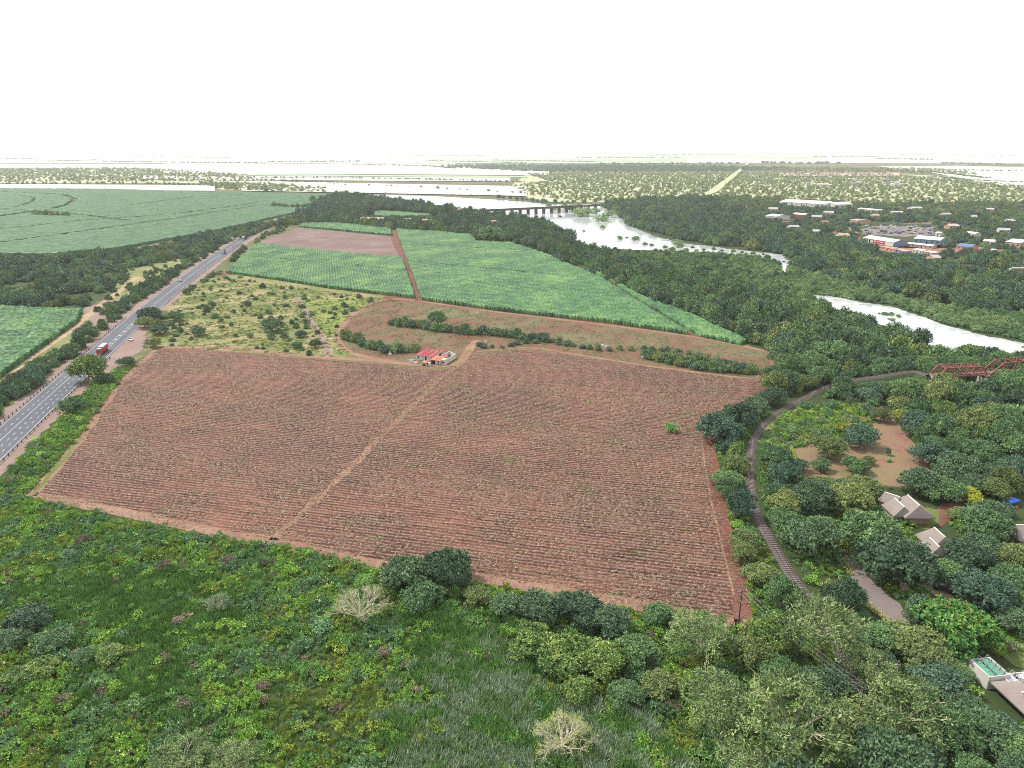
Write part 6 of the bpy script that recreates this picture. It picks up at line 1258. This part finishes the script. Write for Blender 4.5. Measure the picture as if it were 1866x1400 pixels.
for px in ([(-40, 336), (240, 335), (390, 340)], [(260, 320), (480, 325), (700, 327), (960, 333)], [(470, 329), (620, 334)]): far_row(px, 9, 3, 6, ['leaf_dark', 'leaf_mid', 'leaf_olive'], .85)
far_row([(600, 337), (760, 343), (900, 351), (950, 354)], 34, 3, 6, ['leaf_dark'], .8)
far_row([(700, 353.5), (760, 354), (905, 359), (960, 364)], 8, 1.5, 3, ['leaf_olive', 'leaf_dark'], .8); far_row([(905, 360), (960, 365), (1010, 369), (1070, 369)], 8, 3, 5, ['leaf_blue', 'leaf_dark'], .95)
for px, r in (([(-60, 291.5), (65, 290)], 15), ([(90, 295), (180, 292.5)], 10), ([(190, 295), (330, 297), (480, 298)], 10), ([(490, 296.5), (560, 296), (655, 295)], 13), ([(650, 291), (760, 291)], 8), ([(640, 302), (760, 303), (830, 308)], 8), ([(780, 294), (960, 298)], 9), ([(900, 293), (1080, 296)], 10), ([(1100, 300), (1350, 299)], 14), ([(1080, 304), (1300, 305)], 10), ([(1390, 298), (1530, 299)], 16), ([(1600, 290), (1700, 292)], 14), ([(1720, 298), (1900, 303)], 12), ([(1760, 302), (1860, 302)], 9), ([(1690, 278.3), (1900, 279)], 40), ([(560, 279.5), (640, 279)], 30), ([(850, 277.5), (1000, 278.5)], 35), ([(0, 281.5), (160, 280)], 25), ([(300, 284), (470, 283)], 20), ([(1180, 284), (1340, 283)], 22), ([(1480, 287), (1600, 286)], 16), ([(1050, 288), (1240, 289)], 14), ([(240, 287), (420, 288)], 14), ([(700, 284), (900, 285)], 18), ([(1640, 283), (1860, 285)], 20), ([(1620, 312), (1700, 315), (1800, 326)], 6), ([(1700, 322), (1780, 330), (1900, 334)], 5), ([(1700, 310), (1900, 314)], 7)):
    far_row(px, r * 1.3, r * .7, r * 1.2, ['leaf_blue', 'leaf_dark'], .9, r, .8)
L_ = np.array([P(1262, 362)[:2], P(1335, 318)[:2], P(1361, 298)[:2]]); L2_ = np.array([P(1290, 362)[:2], P(1348, 318)[:2], P(1367, 298)[:2]])
for L in (L_, L2_):
    L = smooth_line(L, 16)
    for q in L: 
        if random.random() < .7: far.append((q[0] + random.gauss(0, 3), q[1], random.uniform(3, 5), random.uniform(3, 5), random.choice(['leaf_dark', 'leaf_dryfar']), 'far'))
fr_d = seg_dist([tuple(P(1282, 362)[:2]), tuple(P(1300, 350)[:2]), tuple(P(1340, 318)[:2]), tuple(P(1372, 290)[:2])], np.array([c[0] for c in far]), np.array([c[1] for c in far]))
far = [c for c, d in zip(far, fr_d) if d > 13]
add_mass('far_savanna', 'savanna trees coloured pale as by haze and dark field rows reaching to the skyline', 'wood', far, 'far', 4)

# ------------------------------------------------------------------ foreground undergrowth, grass and reeds
def clump(seed, n=60, R=1.0, L=.34, wl=.55, h=.75, up=.6, nro=9):
    r = np.random.default_rng(seed); a = r.uniform(0, 6.283, nro); q = np.sqrt(r.uniform(0, 1, nro)) * .8; c = np.stack([np.cos(a) * q, np.sin(a) * q, h * (1 - .55 * q ** 2) * r.uniform(.6, 1.1, nro)], 1)
    i = r.integers(0, nro, n); d = unit(r.normal(0, 1, (n, 3)) + [0, 0, up]); pos = c[i] + d * r.uniform(0, .18, (n, 1)); pos[:, 2] = np.maximum(pos[:, 2], .05)
    v, f = leaves(pos, unit(d + r.normal(0, .3, d.shape)), unit(r.normal(0, .5, d.shape) + [0, 0, 1]), L * r.uniform(.6, 1.3, n), L * wl * r.uniform(.8, 1.2, n)); tr = r.uniform(0, 1, nro)
    return v, f, np.clip(tr[i] * .6 + r.uniform(0, .4, n), 0, 1)
def tuft(seed, n=26, h=1.0, spread=.5, w_=.07, lean=.35):
    r = np.random.default_rng(seed); pos = np.c_[r.normal(0, spread * .5, (n, 2)), np.zeros(n)]; ax = unit(np.c_[r.normal(0, lean, (n, 2)), np.ones(n)]); L = h * r.uniform(.6, 1.2, n)
    v, f = leaves(pos, ax, unit(np.c_[r.normal(0, 1, (n, 2)), r.normal(0, .3, n)]), L, np.full(n, w_) * r.uniform(.7, 1.3, n)); return v, f, r.uniform(0, 1, n)
HM = ['herb_light', 'herb_mid', 'herb_blue', 'herb_gold', 'herb_dry']
cl_src = [clump(300 + i, 110, 1, .30, .6, .8, .6, 12) for i in range(4)]
herb_c = proto_coll('herb_shapes', [leaf_mesh('herb', cl_src[i], M[m]) for m in HM for i in range(4)])
U_POLY = PP([(-900, 1640), (-300, 850), (0, 850), (45, 905), (60, 912), (300, 963), (500, 998), (560, 1003), (700, 1043), (900, 1070), (1100, 1105), (1240, 1128), (1376, 1156), (1400, 1660)])
U2 = PP([(1380, 760), (1560, 730), (1700, 780), (1870, 860), (1990, 860), (1990, 1640), (1376, 1640), (1378, 1150), (1362, 1085), (1318, 900), (1302, 800)])
V_POLY = PP([(-200, 860), (0, 846), (100, 762), (160, 705), (215, 678), (262, 648), (212, 700), (148, 792), (50, 900), (0, 912), (-200, 915)])
DG1 = PP([(40, 1062), (110, 1042), (200, 1040), (330, 1050), (430, 1085), (440, 1130), (380, 1160), (270, 1170), (150, 1130), (90, 1095)]); DG2 = PP([(225, 1190), (280, 1170), (330, 1200), (370, 1290), (360, 1350), (240, 1270), (160, 1230)])
GG = PP([(480, 1262), (560, 1240), (660, 1250), (760, 1300), (740, 1345), (480, 1350)]); RD = PP([(850, 1185), (900, 1165), (940, 1180), (1000, 1250), (1090, 1290), (1210, 1330), (1270, 1420), (700, 1440), (740, 1290), (790, 1215)])
DG3 = PP([(730, 1110), (840, 1130), (930, 1140), (960, 1180), (860, 1190), (780, 1230), (740, 1180)])
sp = 1.12; gx, gy = np.meshgrid(np.arange(-330, 190, sp), np.arange(84, 330, sp)); gx = gx.ravel() + rng.uniform(-.5, .5, gx.size) * sp; gy = gy.ravel() + rng.uniform(-.5, .5, gy.size) * sp
u, v = to_px(gx, gy); in2 = inside(U2, gx, gy); m = (u > -40) & (u < 1910) & (v < 1460) & (inside(U_POLY, gx, gy) | inside(V_POLY, gx, gy) | in2); gx, gy, in2 = gx[m], gy[m], in2[m]
for rg, pl in REGW: 
    if rg == 'none': m = ~inside(pl, gx, gy); gx, gy, in2 = gx[m], gy[m], in2[m]
m = (seg_dist(TL[::3], gx, gy) > 2.6) & ~(in2 & (rng.random(gx.size) < .35)); gx, gy = gx[m], gy[m]
m = seg_dist(RL[::3], gx, gy) > 13; gx, gy = gx[m], gy[m]
wx, wy = gx + 3.5 * Noise(9, 40)(gx, gy) + rng.normal(0, 1.2, gx.size), gy + 3.5 * Noise(9, 41)(gx, gy) + rng.normal(0, 1.2, gx.size)
dark = inside(DG1, wx, wy) | inside(DG2, wx, wy) | inside(DG3, wx, wy); rd = inside(RD, wx, wy); gg = inside(GG, wx, wy); n1, n2, n3 = Noise(16, 1), Noise(9, 2), Noise(30, 3)
isv = inside(V_POLY, gx, gy)
hm = (~(dark | rd) | (rng.random(gx.size) < .10)) & (rng.random(gx.size) < np.where(gg, .25, .97)); x, y = gx[hm], gy[hm]; a, b, c = n1(x, y), n2(x, y), n3(x, y)
k = np.where(a > .75, 2, np.where(a < -1.25, 3, np.where(c > .1, 1, 0))); k = np.where((b > 1.8) & (rng.random(len(x)) < .35), 4, k); k = np.where(rng.random(len(x)) < .15, rng.integers(0, 3, len(x)), k); k = np.where(rng.random(len(x)) < .012, 4, k); k = np.where(isv[hm] & (k == 2), 0, k)
k = np.where(gg[hm], 3, k)
s_ = rng.uniform(.6, 1.15, len(x)) * (1 + .35 * np.clip(b, -1, 1.5)); zs = s_ * rng.uniform(.9, 1.6, len(x))
scatter('undergrowth', 'tangle of broad-leaved green herbs and low shrubs below the ploughed field', 'undergrowth', np.c_[x, y, np.zeros(len(x))], np.c_[s_, s_, zs], k * 4 + rng.integers(0, 4, len(x)), herb_c)
def grass(name, label, mask, mats, h, dens=1, w_=.08, lean=.35, seed=500, n=26, spread=.5, src=None, cat='grass'):
    x, y = (gx[mask], gy[mask]) if src is None else src
    x = np.repeat(x, dens) + rng.uniform(-.6, .6, len(x) * dens); y = np.repeat(y, dens) + rng.uniform(-.6, .6, len(y) * dens)
    cc = proto_coll(name + '_shapes', [leaf_mesh('tuft', tuft(seed + i, n, h, spread, w_, lean), M[m]) for m in mats for i in range(3)]); s_ = rng.uniform(.7, 1.25, len(x)); q = Noise(12, seed)(x, y)
    kk = np.clip(((q + 1.2) / 2.4 * len(mats)).astype(int), 0, len(mats) - 1); scatter(name, label, cat, np.c_[x, y, np.zeros(len(x))], np.c_[s_, s_, s_], kk * 3 + rng.integers(0, 3, len(x)), cc)
grass('tall_grass', 'dark green patches of tall grass in the thicket', dark, ['grass_dark', 'grass_dark', 'herb_mid'], 1.3, 3, .12, .45)
grass('reeds', 'pale tall reeds in the centre of the bottom edge', rd, ['reed_pale', 'reed_green', 'reed_pale', 'herb_mid'], 1.5, 5, .13, .35, 520, 16, .7, None, 'reeds')
grass('rough_grass', 'yellowish rough grass between the herbs', gg | (hm & (rng.random(gx.size) < .6)), ['herb_gold', 'grass_dark', 'herb_gold'], .8, 2, .09, .5, 540)
# grassland tufts
vp = PP([(262, 640), (262, 600), (340, 530), (400, 505), (600, 532), (745, 550), (690, 550), (650, 568), (618, 598), (614, 622), (640, 646), (600, 652), (300, 632)])
sp = 2.2; ax_, ay_ = np.meshgrid(np.arange(vp[:, 0].min(), vp[:, 0].max(), sp), np.arange(vp[:, 1].min(), vp[:, 1].max(), sp)); ax_ = ax_.ravel() + rng.uniform(-1, 1, ax_.size); ay_ = ay_.ravel() + rng.uniform(-1, 1, ay_.size); ax_ = rng.uniform(vp[:, 0].min(), vp[:, 0].max(), ax_.size); ay_ = rng.uniform(vp[:, 1].min(), vp[:, 1].max(), ax_.size); m = inside(vp, ax_, ay_) & (Noise(30, 91)(ax_, ay_) > -.7)
grass('grassland', 'yellow-green tussocks of the rough grassland', None, ['grass_veld', 'herb_gold', 'grass_veld', 'herb_mid'], .7, 1, .22, .8, 560, 16, .9, (ax_[m], ay_[m]))
# weeds of the fallow strip
fp = PP([(690, 549), (765, 552), (900, 571), (1100, 595), (1260, 618), (1400, 645), (1395, 682), (1300, 680), (1100, 652), (960, 634), (868, 640), (770, 664), (640, 642), (620, 600), (650, 568)])
ax_, ay_ = np.meshgrid(np.arange(fp[:, 0].min(), fp[:, 0].max(), 1.9), np.arange(fp[:, 1].min(), fp[:, 1].max(), 1.9)); ax_ = ax_.ravel() + rng.uniform(-.9, .9, ax_.size); ay_ = ay_.ravel() + rng.uniform(-.9, .9, ay_.size); m = inside(fp, ax_, ay_) & (Noise(22, 9)(ax_, ay_) > -.1)
grass('weeds', 'grey-green weeds on the fallow strip', None, ['herb_mid', 'grass_veld', 'herb_blue'], .5, 1, .20, .9, 580, 14, .9, (ax_[m], ay_[m]))

# straw and stubble on the ploughed field, laid in rows
def straw(seed, n=12):
    r = np.random.default_rng(seed); pos = np.c_[r.normal(0, .34, n), r.normal(0, .16, n), r.uniform(.03, .16, n)]; ax = unit(np.c_[r.normal(0, 1, n), r.normal(0, .6, n), r.uniform(.05, .5, n)])
    v, f = leaves(pos, ax, unit(np.c_[r.normal(0, .4, (n, 2)), np.ones(n)]), r.uniform(.2, .5, n), r.uniform(.06, .15, n)); return v, f, r.uniform(0, 1, n)
st_c = proto_coll('straw_shapes', [leaf_mesh('straw', straw(600 + i), M['straw']) for i in range(4)] + [leaf_mesh('straw', straw(620 + i), M['herb_mid']) for i in range(1)])
ca, sa = math.cos(ROW), math.sin(ROW); U = FW[:, 0] * ca + FW[:, 1] * sa; V = -FW[:, 0] * sa + FW[:, 1] * ca
uu, vv = np.meshgrid(np.arange(U.min(), U.max(), .85), np.arange(V.min(), V.max(), 1.45)); uu = uu.ravel() + rng.uniform(-.5, .5, uu.size); vv = vv.ravel() + rng.normal(0, .22, vv.size)
x = uu * ca - vv * sa; y = uu * sa + vv * ca; m = inside(FW, x, y); x, y, uu, vv = x[m], y[m], uu[m], vv[m]
rowv = np.sin(vv / 1.45 * .73) + .7 * np.sin(vv / 1.45 * .19 + 1) ; dens = .50 + .22 * Noise(38, 11)(x, y) + .16 * Noise(7, 12)(uu * .35, vv * 1.5) + .13 * rowv - .14 * (y > 300)
dens = dens + .28 * np.clip(Noise(34, 21)(x, y * 1.6), -1, 1.5) * .6 + .20 * np.clip((x + 30) / 60, 0, 1) * (y < 290) 
dens = np.where(seg_dist(PP([(845, 660), (800, 693), (755, 738), (715, 775), (660, 832), (600, 890), (550, 935), (500, 985)]), x, y) < 1.9, .9, dens)
m = rng.random(len(x)) < np.clip(dens, .06, .97); x, y = x[m], y[m]; s_ = rng.uniform(.7, 1.5, len(x))
pk = rng.integers(0, 4, len(x)); pk[(Noise(18, 15)(x, y) > 1.2) & (rng.random(len(x)) < .5)] = 4
scatter('straw', 'pale straw and stubble strewn in rows over the ploughed field', 'straw', np.c_[x, y, np.full(len(x), .04)], np.c_[s_ * 1.9, s_ * .75, s_], pk, st_c, np.c_[np.zeros(len(x)), np.zeros(len(x)), ROW + rng.normal(0, .18, len(x))])

# ------------------------------------------------------------------ haze
hz = MB().box(-30500, 30500, -400, 42500, -1.0, 101.5).build('haze', None); hm_ = bpy.data.materials.new('haze'); hm_.use_nodes = True; n = hm_.node_tree; n.nodes.clear()
vo = n.nodes.new('ShaderNodeVolumePrincipled'); vo.inputs['Color'].default_value = (.93, .97, 1, 1); vo.inputs['Density'].default_value = 0.75e-4; vo.inputs['Anisotropy'].default_value = .2
oo = n.nodes.new('ShaderNodeOutputMaterial'); n.links.new(vo.outputs[0], oo.inputs['Volume']); hz.data.materials.append(hm_); tag(hz, 'pale haze whitening the distance', 'haze', None, 'stuff')
print('trees', nt_, 'bushes', nb_, 'rest', len(rest), 'far', len(far), 'straw', len(x))
